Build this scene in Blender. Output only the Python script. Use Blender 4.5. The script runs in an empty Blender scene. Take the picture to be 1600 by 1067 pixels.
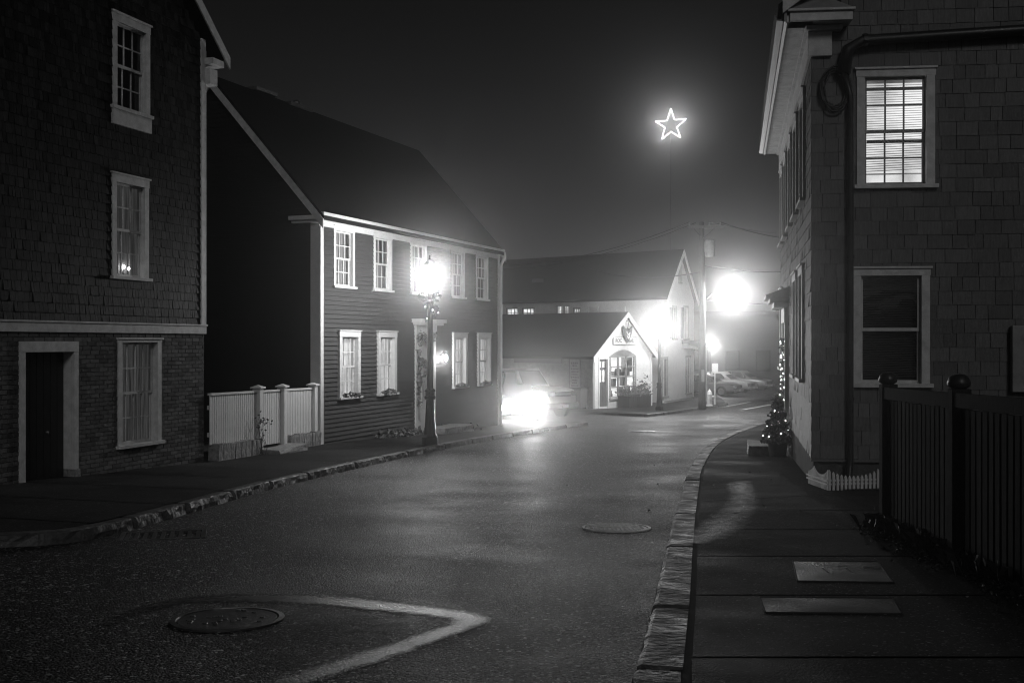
FOG, FOG_G = .0038, .958
SKY, SUN, SUN_EL, SUN_AZ = .0048, .30, 30, 168
EXPO = 0
import bpy, math, random
from mathutils import Matrix, Vector
R = random.Random(7)
SC = bpy.context.scene
COL = SC.collection
F = 1700.0; CX = 800.0; CY = 533.0          # lens of the photograph, in its own pixels; camera stands at the origin

# ------------------------------------------------------------------ ground profile (z = 0 is the camera's height)
def slope(y):
    if y < 17: return .042
    if y < 24: return .042 - .010 * (y - 17) / 7
    if y < 50: return .032
    if y < 62: return .032 * (1 - (y - 50) / 12)
    return 0.0
_tab = [0.0]
for i in range(1, 1400): _tab.append(_tab[-1] + slope((i - .5) * .1) * .1)
def G(y):                                   # pavement level at distance y up the street
    if y <= 0: return -(1.38 + .042 * y)
    k = min(y * 10, 1397.0); i = int(k)
    return -(1.38 + _tab[i] + (_tab[i + 1] - _tab[i]) * (k - i))
def onground(px, py, off=0.0):              # where a line of sight meets the ground
    k = (py - CY) / F
    lo, hi = .5, 139.0
    f = lambda y: -k * y - (G(y) + off)
    y = lo
    while y < hi and f(y) > 0: y += .25
    a, b = y - .25, y
    for _ in range(30):
        m = (a + b) / 2
        if f(m) > 0: a = m
        else: b = m
    return Vector(((px - CX) / F * b, b, G(b) + off))
def at(px, py, y): return Vector(((px - CX) / F * y, y, (CY - py) / F * y))

class Wall:                                 # an upright plane: origin on the ground, direction to the viewer's right
    def __init__(s, ox, oy, dx, dy, oz):
        n = math.hypot(dx, dy); s.o = (ox, oy, oz); s.d = (dx / n, dy / n); s.rot = math.atan2(dy, dx)
    def __call__(s, px, py):
        p = (px - CX) / F
        t = (s.o[1] * p - s.o[0]) / (s.d[0] - s.d[1] * p)
        d = s.o[1] + s.d[1] * t
        return t, (CY - py) / F * d - s.o[2]
    def rect(s, x0, y0, x1, y1):            # left, right, bottom, top
        xa, za = s(x0, (y0 + y1) / 2); xb, zb = s(x1, (y0 + y1) / 2)
        xm = (x0 + x1) / 2
        return xa, xb, s(xm, y1)[1], s(xm, y0)[1]

# ------------------------------------------------------------------ materials
def nodes(m):
    m.use_nodes = True
    nt = m.node_tree; nt.nodes.clear()
    return nt, nt.nodes.new, nt.links.new
def mat(name, base, rough=.7, var=.25, scale=3.0, island=0.0, bump=0.0, bscale=60.0, spec=.4, stretch=(1, 1, 1), metal=0.0, bdist=.01, rvar=0.0):
    m = bpy.data.materials.new(name); nt, N, L = nodes(m)
    out = N('ShaderNodeOutputMaterial'); b = N('ShaderNodeBsdfPrincipled'); L(b.outputs[0], out.inputs[0])
    tc = N('ShaderNodeTexCoord'); mp = N('ShaderNodeMapping'); mp.inputs['Scale'].default_value = stretch
    L(tc.outputs['Object'], mp.inputs[0])
    nz = N('ShaderNodeTexNoise'); nz.inputs['Scale'].default_value = scale; nz.inputs['Detail'].default_value = 6; nz.inputs['Roughness'].default_value = .65
    L(mp.outputs[0], nz.inputs['Vector'])
    mr = N('ShaderNodeMapRange'); mr.inputs[1].default_value = .3; mr.inputs[2].default_value = .7
    mr.inputs[3].default_value = base * (1 - var); mr.inputs[4].default_value = base * (1 + var)
    L(nz.outputs[0], mr.inputs[0]); v = mr.outputs[0]
    if island:
        g = N('ShaderNodeNewGeometry'); m2 = N('ShaderNodeMapRange'); m2.inputs[3].default_value = 1 - island; m2.inputs[4].default_value = 1 + island
        L(g.outputs['Random Per Island'], m2.inputs[0]); mu = N('ShaderNodeMath'); mu.operation = 'MULTIPLY'
        L(v, mu.inputs[0]); L(m2.outputs[0], mu.inputs[1]); v = mu.outputs[0]
    L(v, b.inputs['Base Color'])
    b.inputs['Roughness'].default_value = rough; b.inputs['Specular IOR Level'].default_value = spec; b.inputs['Metallic'].default_value = metal
    if rvar:
        r2 = N('ShaderNodeMapRange'); r2.inputs[1].default_value = .35; r2.inputs[2].default_value = .65
        r2.inputs[3].default_value = max(.05, rough - rvar); r2.inputs[4].default_value = min(1, rough + rvar)
        n3 = N('ShaderNodeTexNoise'); n3.inputs['Scale'].default_value = scale * .6; n3.inputs['Detail'].default_value = 5
        L(mp.outputs[0], n3.inputs['Vector']); L(n3.outputs[0], r2.inputs[0]); L(r2.outputs[0], b.inputs['Roughness'])
    if bump:
        n2 = N('ShaderNodeTexNoise'); n2.inputs['Scale'].default_value = bscale; n2.inputs['Detail'].default_value = 4
        L(mp.outputs[0], n2.inputs['Vector'])
        bu = N('ShaderNodeBump'); bu.inputs['Strength'].default_value = bump; bu.inputs['Distance'].default_value = bdist
        L(n2.outputs[0], bu.inputs['Height']); L(bu.outputs[0], b.inputs['Normal'])
    return m
def emit(name, strength, col=1.0, sample='AUTO'):
    m = bpy.data.materials.new(name); nt, N, L = nodes(m)
    out = N('ShaderNodeOutputMaterial'); e = N('ShaderNodeEmission'); e.inputs[0].default_value = (col, col, col, 1); e.inputs[1].default_value = strength
    L(e.outputs[0], out.inputs[0]); m.cycles.emission_sampling = sample
    return m
def lit_cloth(name, lo, hi, scale=3.0, stretch=(14, 14, .5), diff=.5):     # a curtain with a lit room behind it
    m = bpy.data.materials.new(name); nt, N, L = nodes(m)
    out = N('ShaderNodeOutputMaterial'); b = N('ShaderNodeBsdfPrincipled'); L(b.outputs[0], out.inputs[0])
    tc = N('ShaderNodeTexCoord'); mp = N('ShaderNodeMapping'); mp.inputs['Scale'].default_value = stretch; L(tc.outputs['Object'], mp.inputs[0])
    nz = N('ShaderNodeTexNoise'); nz.inputs['Scale'].default_value = scale; nz.inputs['Detail'].default_value = 3; L(mp.outputs[0], nz.inputs['Vector'])
    mr = N('ShaderNodeMapRange'); mr.inputs[1].default_value = .35; mr.inputs[2].default_value = .65; mr.inputs[3].default_value = lo; mr.inputs[4].default_value = hi
    L(nz.outputs[0], mr.inputs[0]); L(mr.outputs[0], b.inputs['Emission Strength'])
    b.inputs['Base Color'].default_value = (diff,) * 3 + (1,); b.inputs['Emission Color'].default_value = (1, 1, 1, 1); b.inputs['Roughness'].default_value = .9
    m.cycles.emission_sampling = 'NONE'
    return m
def glass_mat(name, tint=1.0, refl=1.0):
    m = bpy.data.materials.new(name); nt, N, L = nodes(m)
    out = N('ShaderNodeOutputMaterial'); mx = N('ShaderNodeMixShader'); t = N('ShaderNodeBsdfTransparent'); g = N('ShaderNodeBsdfGlossy')
    t.inputs[0].default_value = (tint,) * 3 + (1,); g.inputs['Roughness'].default_value = .03
    fr = N('ShaderNodeFresnel'); fr.inputs[0].default_value = 1.5
    nz = N('ShaderNodeTexNoise'); nz.inputs['Scale'].default_value = 2.2
    tc = N('ShaderNodeTexCoord'); L(tc.outputs['Object'], nz.inputs['Vector'])
    bu = N('ShaderNodeBump'); bu.inputs['Strength'].default_value = .25; bu.inputs['Distance'].default_value = .02; L(nz.outputs[0], bu.inputs['Height']); L(bu.outputs[0], g.inputs['Normal'])
    g.inputs[0].default_value = (refl,) * 3 + (1,)
    L(fr.outputs[0], mx.inputs[0]); L(t.outputs[0], mx.inputs[1]); L(g.outputs[0], mx.inputs[2]); L(mx.outputs[0], out.inputs[0])
    return m
def asphalt(name, base, rough, bump, speck, scale=1.0, rlo=None, spec=.5, stone=.4, island=0.0):
    m = bpy.data.materials.new(name); nt, N, L = nodes(m)
    out = N('ShaderNodeOutputMaterial'); b = N('ShaderNodeBsdfPrincipled'); L(b.outputs[0], out.inputs[0])
    tc = N('ShaderNodeTexCoord')
    vo = N('ShaderNodeTexVoronoi'); vo.inputs['Scale'].default_value = 80 * scale; L(tc.outputs['Object'], vo.inputs['Vector'])
    nf = N('ShaderNodeTexNoise'); nf.inputs['Scale'].default_value = 34 * scale; nf.inputs['Detail'].default_value = 5; nf.inputs['Roughness'].default_value = .75; L(tc.outputs['Object'], nf.inputs['Vector'])
    nl = N('ShaderNodeTexNoise'); nl.inputs['Scale'].default_value = .55; nl.inputs['Detail'].default_value = 7; nl.inputs['Roughness'].default_value = .62; L(tc.outputs['Object'], nl.inputs['Vector'])
    wv = N('ShaderNodeMapRange'); wv.inputs[1].default_value = .35; wv.inputs[2].default_value = .68
    wv.inputs[3].default_value = rough if rlo is None else rlo; wv.inputs[4].default_value = rough + .18
    L(nl.outputs[0], wv.inputs[0]); L(wv.outputs[0], b.inputs['Roughness'])
    v2 = N('ShaderNodeTexVoronoi'); v2.inputs['Scale'].default_value = 50 * scale; L(tc.outputs['Object'], v2.inputs['Vector'])
    def pick(vor, thr, val):                # a few pale stones; on the road they paint wet glints into the colour
        sc = N('ShaderNodeSeparateColor'); L(vor.outputs['Color'], sc.inputs[0]); m1 = N('ShaderNodeMath'); m1.operation = 'GREATER_THAN'; m1.inputs[1].default_value = thr; L(sc.outputs[0], m1.inputs[0])
        m2 = N('ShaderNodeMath'); m2.operation = 'MULTIPLY'; L(m1.outputs[0], m2.inputs[0]); L(sc.outputs[1], m2.inputs[1]); m4 = N('ShaderNodeMath'); m4.operation = 'MULTIPLY'; m4.inputs[1].default_value = val; L(m2.outputs[0], m4.inputs[0]); return m4
    g1 = pick(vo, 1 - .10 * speck, stone); g2 = pick(v2, 1 - .07 * speck, stone * 1.3)
    s1 = N('ShaderNodeMath'); s1.operation = 'ADD'; L(g1.outputs[0], s1.inputs[0]); L(g2.outputs[0], s1.inputs[1])
    sb = N('ShaderNodeMapRange'); sb.inputs[3].default_value = base * (1 - speck * .8); sb.inputs[4].default_value = base * (1 + speck * .8); L(vo.outputs['Color'], sb.inputs[0])
    cr = N('ShaderNodeMath'); cr.operation = 'ADD'; L(s1.outputs[0], cr.inputs[0]); L(sb.outputs[0], cr.inputs[1])
    c2 = N('ShaderNodeMapRange'); c2.inputs[1].default_value = .3; c2.inputs[2].default_value = .7; c2.inputs[3].default_value = .5; c2.inputs[4].default_value = 1.5
    L(nl.outputs[0], c2.inputs[0]); mu = N('ShaderNodeMath'); mu.operation = 'MULTIPLY'; L(cr.outputs[0], mu.inputs[0]); L(c2.outputs[0], mu.inputs[1]); v = mu.outputs[0]
    if island:
        gi = N('ShaderNodeNewGeometry'); mi = N('ShaderNodeMapRange'); mi.inputs[3].default_value = 1 - island; mi.inputs[4].default_value = 1 + island; L(gi.outputs['Random Per Island'], mi.inputs[0])
        mm = N('ShaderNodeMath'); mm.operation = 'MULTIPLY'; L(v, mm.inputs[0]); L(mi.outputs[0], mm.inputs[1]); v = mm.outputs[0]
    L(v, b.inputs['Base Color'])
    ad = N('ShaderNodeMath'); ad.operation = 'MULTIPLY_ADD'; L(vo.outputs['Distance'], ad.inputs[0]); ad.inputs[1].default_value = -.8; L(nf.outputs[0], ad.inputs[2])
    a2 = N('ShaderNodeMath'); a2.operation = 'MULTIPLY_ADD'; L(v2.outputs['Distance'], a2.inputs[0]); a2.inputs[1].default_value = -1.1; L(ad.outputs[0], a2.inputs[2]); ad = a2
    bu = N('ShaderNodeBump'); bu.inputs['Strength'].default_value = bump; bu.inputs['Distance'].default_value = .016
    L(ad.outputs[0], bu.inputs['Height']); L(bu.outputs[0], b.inputs['Normal']); b.inputs['Specular IOR Level'].default_value = spec
    return m

M = {}
M['road'] = asphalt('wet_asphalt', .009, .50, .6, .9, rlo=.48, spec=.2, stone=.42)
M['patch'] = asphalt('patch_asphalt', .008, .5, .3, .5, 1.2, .35, .3, stone=.15)
M['tar'] = asphalt('smooth_tar_seam', .015, .32, .25, .4, 1.0, .24, stone=.2)
M['ground'] = mat('packed_earth', .05, .8, .4, .8, bump=.4, bscale=20)
M['concrete'] = asphalt('pavement_concrete', .028, .8, .25, .5, 1.3, .6, .06, stone=.1, island=.3)
M['joint'] = mat('joint_dirt', .03, .9)
M['granite'] = mat('rough_granite', .24, .6, .45, 9, bump=.9, bscale=22, bdist=.03)
M['kerb'] = mat('kerb_granite', .085, .6, .5, 7, bump=.8, bscale=16, bdist=.035, rvar=.15)
M['white'] = mat('white_paint', .62, .5, .08, 6, bump=.15, bscale=30)
M['trim'] = mat('weathered_white_paint', .58, .6, .22, 7, bump=.2, bscale=40)
M['shingle_dark'] = mat('dark_wood_shingle', .016, .6, .9, 16, island=.85, bump=.5, bscale=30, stretch=(6, 6, .6), spec=.1)
M['brick'] = mat('old_brick', .12, .85, .35, 12, island=.45, bump=.5, bscale=50, spec=.15)
M['mortar'] = mat('mortar', .22, .9, .35, 8, bump=.4)
M['door_dark'] = mat('dark_door_paint', .02, .45, .3, 6)
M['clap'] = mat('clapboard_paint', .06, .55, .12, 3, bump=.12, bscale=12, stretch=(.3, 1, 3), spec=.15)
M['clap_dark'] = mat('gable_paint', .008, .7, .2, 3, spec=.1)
M['roof'] = mat('asphalt_roof', .012, .9, .35, 18, bump=.5, bscale=60, spec=.1)
M['roof2'] = mat('slate_roof', .02, .85, .35, 10, bump=.5, bscale=40, spec=.15)
M['grey_shingle'] = mat('grey_siding_shingle', .115, .62, .25, 10, island=.22, bump=.4, bscale=24, stretch=(5, 5, .6))
M['found'] = mat('foundation_stone', .06, .9, .4, 5, bump=.5)
M['white_clap'] = mat('white_clapboard', .6, .6, .1, 3)
M['black'] = mat('black_iron', .02, .4, .3, 10, bump=.15, bscale=40)
M['iron'] = mat('cast_iron', .1, .38, .4, 10, metal=.6, bump=.4, bscale=50)
M['fence_wood'] = mat('dark_stained_wood', .022, .85, .4, 6, island=.35, bump=.5, bscale=20, stretch=(8, 8, .7), spec=.1)
M['pole_wood'] = mat('pole_wood', .1, .8, .4, 5, bump=.4, stretch=(6, 6, .6))
M['leaf'] = mat('evergreen', .045, .6, .4, 10, island=.6)
M['leaf2'] = mat('pale_leaf', .12, .55, .4, 10, island=.6)
M['litter'] = mat('fallen_leaf', .2, .6, .4, 10, island=.7)
M['bow'] = mat('ribbon', .3, .6, .2, 8)
M['pot'] = mat('dark_pot', .05, .5)
M['pane'] = glass_mat('window_glass', .85)
M['globe'] = glass_mat('lamp_glass', .95)
M['cloth'] = mat('curtain_cloth', .3, .9, .3, 3, stretch=(14, 14, .4))
M['cloth_dark'] = mat('dark_curtain', .1, .9, .4, 3, stretch=(12, 12, .4))
M['room_dark'] = mat('dark_room', .012, .9)
M['cloth_lit'] = lit_cloth('lit_curtain', .22, .8)
M['cloth_dim'] = lit_cloth('dim_curtain', .012, .05)
M['room_lit'] = lit_cloth('lit_room', .45, 1.1, 1.6, (1, 1, 1))
M['far_lit'] = lit_cloth('far_lit_room', .5, 1.6, 1.5, (2, 2, 2))
M['blind'] = mat('grey_blind', .06, .6, .1)
m_ = bpy.data.materials.new('frosted_lamp_glass'); nt_, N_, L_ = nodes(m_); o_n = N_('ShaderNodeOutputMaterial'); a_n = N_('ShaderNodeAddShader'); t_n = N_('ShaderNodeBsdfTransparent'); e_n = N_('ShaderNodeEmission')
t_n.inputs[0].default_value = (.9, .9, .9, 1); e_n.inputs[1].default_value = 5.0; L_(t_n.outputs[0], a_n.inputs[0]); L_(e_n.outputs[0], a_n.inputs[1]); L_(a_n.outputs[0], o_n.inputs[0]); m_.cycles.emission_sampling = 'NONE'
M['globe_lit'] = m_
M['bulb'] = emit('bulb_glow', 40.0)
M['candle'] = emit('candle_glow', 9.0)
M['star'] = emit('star_tube', 22.0)
M['headlamp'] = emit('headlamp_glow', 60.0)
M['lantern'] = emit('lantern_glow', 40.0)
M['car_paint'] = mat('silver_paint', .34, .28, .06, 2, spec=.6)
M['car_dark'] = mat('dark_car_paint', .05, .25, .06, 2, spec=.6)
M['car_white'] = mat('pale_car_paint', .14, .3, .06, 2, spec=.6)
M['tyre'] = mat('tyre', .02, .8)
M['chrome'] = mat('chrome', .6, .2, .05, metal=.9)
M['car_glass'] = mat('car_glass', .02, .08, .05, spec=.8)
M['sign_white'] = mat('sign_white', .6, .6, .1)
M['sign_dark'] = mat('sign_dark', .07, .6, .1)
M['pale_iron'] = mat('worn_pale_iron', .6, .5, .3, 10, bump=.4, bscale=50)
M['hydrant'] = mat('hydrant_paint', .6, .45, .15)
M['road_paint'] = mat('road_paint', .5, .6, .3, 6)
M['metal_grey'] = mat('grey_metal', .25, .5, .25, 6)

# ------------------------------------------------------------------ mesh builder
class MB:
    def __init__(s, T=None): s.v = []; s.f = []; s.T = T or Matrix(); s.smooth = False
    def add(s, vs, fs):
        b = len(s.v); s.v += [tuple(s.T @ Vector(v)) for v in vs]; s.f += [tuple(b + i for i in f) for f in fs]; return s
    def box(s, x0, x1, y0, y1, z0, z1, j=0.0):
        q = lambda: (R.uniform(-j, j) if j else 0)
        vs = [(x + q(), y + q(), z + q()) for z in (z0, z1) for x, y in ((x0, y0), (x1, y0), (x1, y1), (x0, y1))]
        return s.add(vs, [(3, 2, 1, 0), (4, 5, 6, 7), (0, 1, 5, 4), (1, 2, 6, 5), (2, 3, 7, 6), (3, 0, 4, 7)])
    def quad(s, *p): return s.add(p, [tuple(range(len(p)))])
    def prism(s, poly, a, b, axis='x'):     # poly in the other two axes (in order), extruded a..b
        n = len(poly)
        def mk(t, p): return (t, p[0], p[1]) if axis == 'x' else ((p[0], t, p[1]) if axis == 'y' else (p[0], p[1], t))
        return s.add([mk(a, p) for p in poly] + [mk(b, p) for p in poly],
                     [tuple(range(n)), tuple(range(2 * n - 1, n - 1, -1))] + [(i, n + i, n + (i + 1) % n, (i + 1) % n) for i in range(n)])
    def tube(s, path, r, n=8, closed=False):
        path = [Vector(p) for p in path]; k = len(path); rs = r if isinstance(r, (list, tuple)) else [r] * k
        vs = []; pn = None
        for i, p in enumerate(path):
            if closed: t = path[(i + 1) % k] - path[i - 1]
            else: t = path[min(i + 1, k - 1)] - path[max(i - 1, 0)]
            t = t.normalized()
            if pn is None: u = t.orthogonal().normalized()
            else:
                u = pn - t * pn.dot(t); u = u.normalized() if u.length > 1e-6 else t.orthogonal().normalized()
            pn = u; w = t.cross(u)
            for a in range(n):
                c = 2 * math.pi * a / n; vs.append(tuple(p + (u * math.cos(c) + w * math.sin(c)) * rs[i]))
        fs = []
        for i in range(k if closed else k - 1):
            for a in range(n):
                i2 = (i + 1) % k
                fs.append((i * n + a, i * n + (a + 1) % n, i2 * n + (a + 1) % n, i2 * n + a))
        if not closed: fs += [tuple(range(n - 1, -1, -1)), tuple((k - 1) * n + a for a in range(n))]
        return s.add(vs, fs)
    def lathe(s, prof, n=20, c=(0, 0, 0), cap=True):
        vs = []; k = len(prof)
        for r, z in prof:
            for a in range(n):
                t = 2 * math.pi * (a + .5) / n; vs.append((c[0] + r * math.cos(t), c[1] + r * math.sin(t), c[2] + z))
        fs = [(i * n + a, i * n + (a + 1) % n, (i + 1) * n + (a + 1) % n, (i + 1) * n + a) for i in range(k - 1) for a in range(n)]
        if cap: fs += [tuple(range(n - 1, -1, -1)), tuple((k - 1) * n + a for a in range(n))]
        return s.add(vs, fs)
    def ball(s, c, r, n=8, sz=1.0):
        pr = [(max(.001, r * math.sin(math.pi * i / n)), -r * sz * math.cos(math.pi * i / n)) for i in range(n + 1)]
        return s.lathe(pr, max(6, n), c)
    def leaf(s, c, size, rng=R, flat=0.0):
        a = Vector((rng.gauss(0, 1), rng.gauss(0, 1), rng.gauss(0, 1) * (1 - flat))).normalized(); b = a.orthogonal().normalized()
        b = Matrix.Rotation(rng.uniform(0, 6.28), 3, a) @ b
        c = Vector(c); L = a * size; W = b * size * .32; nn = a.cross(b) * size * .1
        return s.add([tuple(c - L * .5), tuple(c + W + nn), tuple(c + L * .5), tuple(c - W + nn)], [(0, 1, 2, 3)])
    def build(s, name, m, parent=None, smooth=False, bevel=0.0):
        me = bpy.data.meshes.new(name); me.from_pydata(s.v, [], s.f); me.validate(); me.update()
        o = bpy.data.objects.new(name, me); COL.objects.link(o); me.materials.append(m)
        if parent is not None: o.parent = parent
        if smooth or s.smooth:
            for p in me.polygons: p.use_smooth = True
        if bevel:
            bm = o.modifiers.new('edge', 'BEVEL'); bm.width = bevel; bm.segments = 2; bm.limit_method = 'ANGLE'
        return o
def tag(o, label=None, cat=None, group=None, kind=None):
    if label: o['label'] = label
    if cat: o['category'] = cat
    if group: o['group'] = group
    if kind: o['kind'] = kind
    return o
def thing(name, label, cat, loc=(0, 0, 0), rotz=0.0, group=None):
    o = bpy.data.objects.new(name, None); COL.objects.link(o); o.location = loc; o.rotation_euler = (0, 0, rotz); o.empty_display_size = .2
    return tag(o, label, cat, group)
def copy_tree(o, parent=None):
    c = o.copy(); COL.objects.link(c)
    if parent is not None: c.parent = parent
    for ch in list(o.children): copy_tree(ch, c)
    return c
def point(name, loc, power, radius, parent=None):
    l = bpy.data.lights.new(name, 'POINT'); l.energy = power; l.shadow_soft_size = radius
    o = bpy.data.objects.new(name, l); COL.objects.link(o); o.location = loc
    if parent is not None: o.parent = parent
    return o
def frame(ox, oy, dx, dy, oz=0.0):          # local frame: x to the viewer's right along a wall, y into the building
    n = math.hypot(dx, dy); dx /= n; dy /= n
    return Matrix(((dx, -dy, 0, ox), (dy, dx, 0, oy), (0, 0, 1, oz), (0, 0, 0, 1)))

def cut(x0, x1, z0, z1, ops):               # what is left of a strip of wall round the openings: (x0, x1, z0, z1) pieces
    xs = sorted({x0, x1} | {x for o in ops for x in o[:2] if x0 < x < x1}); out = []
    for p, q in zip(xs, xs[1:]):
        iv = [(z0, z1)]; m = (p + q) / 2
        for a, b, c, d in ops:
            if a < m < b:
                nv = []
                for u, w in iv:
                    if d <= u or c >= w: nv.append((u, w)); continue
                    if c > u: nv.append((u, c))
                    if d < w: nv.append((d, w))
                iv = nv
        for u, w in iv:
            if q - p < .003 or w - u < .006: continue
            if out and out[-1][1] == p and out[-1][2:] == (u, w): out[-1] = (out[-1][0], q, u, w)
            else: out.append((p, q, u, w))
    return out
def clapboards(mb, z0, z1, ex, xr, ops=(), lap=.02, wob=0.0):
    z = z0
    while z < z1 - .005:
        zt = min(z + ex, z1); a, b = xr(z + .01); a2, b2 = xr(zt)
        for p, q, za, zc in cut(a, b, z, zt, ops):
            n = max(1, int((q - p) / 1.2)) if wob else 1
            for i in range(n):
                u, w = p + (q - p) * i / n, p + (q - p) * (i + 1) / n
                l0 = lap + (R.uniform(-wob, wob) if wob else 0); l = l0 * (1 - (za - z) / ex); lt = l0 * (1 - (zc - z) / ex)
                ut, wt = (max(u, a2), min(w, b2)) if zc == zt else (u, w)
                mb.quad((u, -l, za), (w, -l, za), (max(wt, ut), -lt, zc), (min(ut, wt), -lt, zc))
                mb.quad((u, 0, za), (w, 0, za), (w, -l, za), (u, -l, za))
        z += ex
def shingles(mb, z0, z1, ex, wmin, wmax, xr, ops=(), th=.014, jit=.012, tilt=.5, gap=.0025, skip=0.0):
    z = z0
    while z < z1 - .01:
        zt = z + ex; a, b = xr(z + ex * .5)
        for p, q, za, zc in cut(a, b, z, zt, ops):
            x = p; first = True; full = za == z
            while x < q - .003:
                w = R.uniform(wmin, wmax)
                if first: w *= R.uniform(.4, 1); first = False
                e = min(x + w, q)
                if q - e < wmin * .4: e = q
                t = th * R.uniform(.85, 1.2) * (1 - (za - z) / ex * .8); dz = R.uniform(-jit, jit) if full else 0; c = R.uniform(-1, 1) * th * tilt; d2 = R.uniform(-jit, jit) * .3 if full else 0
                zz = min(zc + (.02 if zc == zt else 0), z1); tt = .002 if zc == zt else th * .4
                mb.add([(x + gap, -t - c, za + dz), (e - gap, -t + c, za + dz + d2), (e - gap, -tt, zz), (x + gap, -tt, zz), (x + gap, .004, za + dz), (e - gap, .004, za + dz + d2)],
                       [(0, 1, 2, 3), (4, 5, 1, 0), (4, 0, 3), (5, 2, 1)])
                x = e
        z += ex
def backing(mb, z0, z1, xr, ops=(), y=.006, step=.1):     # sheathing behind the siding, with the openings left out
    z = z0
    while z < z1 - .005:
        zt = min(z + step, z1); a, b = xr(z); a2, b2 = xr(zt)
        for p, q, za, zc in cut(a, b, z, zt, ops):
            pt, qt = (max(p, a2), min(q, b2)) if zc == zt else (p, q)
            mb.quad((p, y, za), (q, y, za), (max(qt, pt), y, zc), (min(pt, qt), y, zc))
        z += step

def window(root, T, x0, x1, z0, z1, cols=3, rows=4, frame_m='white', cloth='cloth', cas=.11, head=.13, sill=True, blinds=False, sash_m=None, proud=.035, reveal=.07, name='window', pane='pane', label=None):
    """opening x0..x1, z0..z1 in the wall frame T; casing, sashes, glass and what hangs behind"""
    w = MB(T)
    w.box(x0 - cas, x0, -proud, .02, z0, z1); w.box(x1, x1 + cas, -proud, .02, z0, z1)
    w.box(x0 - cas - .01, x1 + cas + .01, -proud - .004, .02, z1, z1 + head)
    w.box(x0 - cas - .03, x1 + cas + .03, -proud - .03, .02, z1 + head, z1 + head + .03)
    if sill: w.box(x0 - cas - .04, x1 + cas + .04, -proud - .05, .02, z0 - .055, z0)
    for a, b in ((x0 - .012, x0), (x1, x1 + .012)): w.box(a, b, .02, reveal + .06, z0, z1)
    w.box(x0, x1, .02, reveal + .06, z1, z1 + .012); w.box(x0, x1, .02, reveal + .06, z0 - .012, z0)
    o = w.build(name, M[frame_m], root, bevel=.004)
    if label: o['label'] = label
    zm = (z0 + z1) / 2; s = MB(T); fr = .038; mu = .011
    for k, (a, b, y) in enumerate(((zm - .02, z1, reveal - .03), (z0, zm + .02, reveal))):
        s.box(x0, x0 + fr, y, y + .03, a, b); s.box(x1 - fr, x1, y, y + .03, a, b)
        s.box(x0 + fr, x1 - fr, y, y + .03, b - fr, b); s.box(x0 + fr, x1 - fr, y, y + .03, a, a + fr * 1.2)
        for c in range(1, cols):
            xx = x0 + fr + (x1 - x0 - 2 * fr) * c / cols; s.box(xx - mu, xx + mu, y + .004, y + .026, a + fr * 1.2, b - fr)
        for r in range(1, rows // 2):
            zz = a + fr + (b - a - 2 * fr) * r / (rows // 2)
            for c in range(cols):
                xa = x0 + fr + (x1 - x0 - 2 * fr) * c / cols + (mu if c else 0); xb = x0 + fr + (x1 - x0 - 2 * fr) * (c + 1) / cols - (mu if c < cols - 1 else 0)
                s.box(xa, xb, y + .005, y + .025, zz - mu, zz + mu)
    s.build('sash', M[sash_m or frame_m], o)
    g = MB(T)
    g.quad((x0 + .01, reveal - .012, zm), (x1 - .01, reveal - .012, zm), (x1 - .01, reveal - .012, z1 - .01), (x0 + .01, reveal - .012, z1 - .01))
    g.quad((x0 + .01, reveal + .017, z0 + .01), (x1 - .01, reveal + .017, z0 + .01), (x1 - .01, reveal + .017, zm), (x0 + .01, reveal + .017, zm))
    g.build('pane', M[pane], o)
    c = MB(T); yb = reveal + .07 if not blinds else reveal + .35
    if blinds:
        c.box(x0 - .3, x1 + .3, yb, yb + .01, z0 - .3, z1 + .3)
        for sx in (x0 - .3, x1 + .3): c.quad((sx, reveal + .062, z0 - .3), (sx, yb, z0 - .3), (sx, yb, z1 + .3), (sx, reveal + .062, z1 + .3))
        for sz in (z0 - .3, z1 + .3): c.quad((x0 - .3, reveal + .062, sz), (x1 + .3, reveal + .062, sz), (x1 + .3, yb, sz), (x0 - .3, yb, sz))
        c.build('lit_room', M[cloth], o)
        b = MB(T); z = z1 - .05
        b.box(x0 + .01, x1 - .01, reveal + .085, reveal + .12, z1 - .045, z1 - .005)
        zend = z0 + (z1 - z0) * blinds
        k = 0
        while z > zend:
            sk = (z1 - z) / (z1 - zend) * .03
            b.add([(x0 + .015, reveal + .09, z - .010 - sk * 0), (x1 - .015, reveal + .09, z - .010 + sk), (x1 - .015, reveal + .112, z + .006 + sk), (x0 + .015, reveal + .112, z + .006)], [(0, 1, 2, 3)])
            z -= .034
        b.box(x0 + .015, x1 - .015, reveal + .088, reveal + .112, zend - .03, zend - .012)
        b.build('blind', M['blind_lit'] if blinds < .5 and cloth == 'room_lit' else M['blind'], o)
    else:
        n = 26; pr = []
        for i in range(n + 1):
            x = x0 - .05 + (x1 - x0 + .1) * i / n; pr.append((x, yb + .018 * math.sin(i * 1.9) + .008 * math.sin(i * 4.3)))
        for i in range(n): c.quad((pr[i][0], pr[i][1], z0 - .05), (pr[i + 1][0], pr[i + 1][1], z0 - .05), (pr[i + 1][0], pr[i + 1][1], z1 + .05), (pr[i][0], pr[i][1], z1 + .05))
        c.build('curtain', M[cloth], o, smooth=True)
    return o
M['blind_lit'] = lit_cloth('blind_lit_from_within', .07, .30, 1.6, (1, 1, 1), .4)
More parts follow.
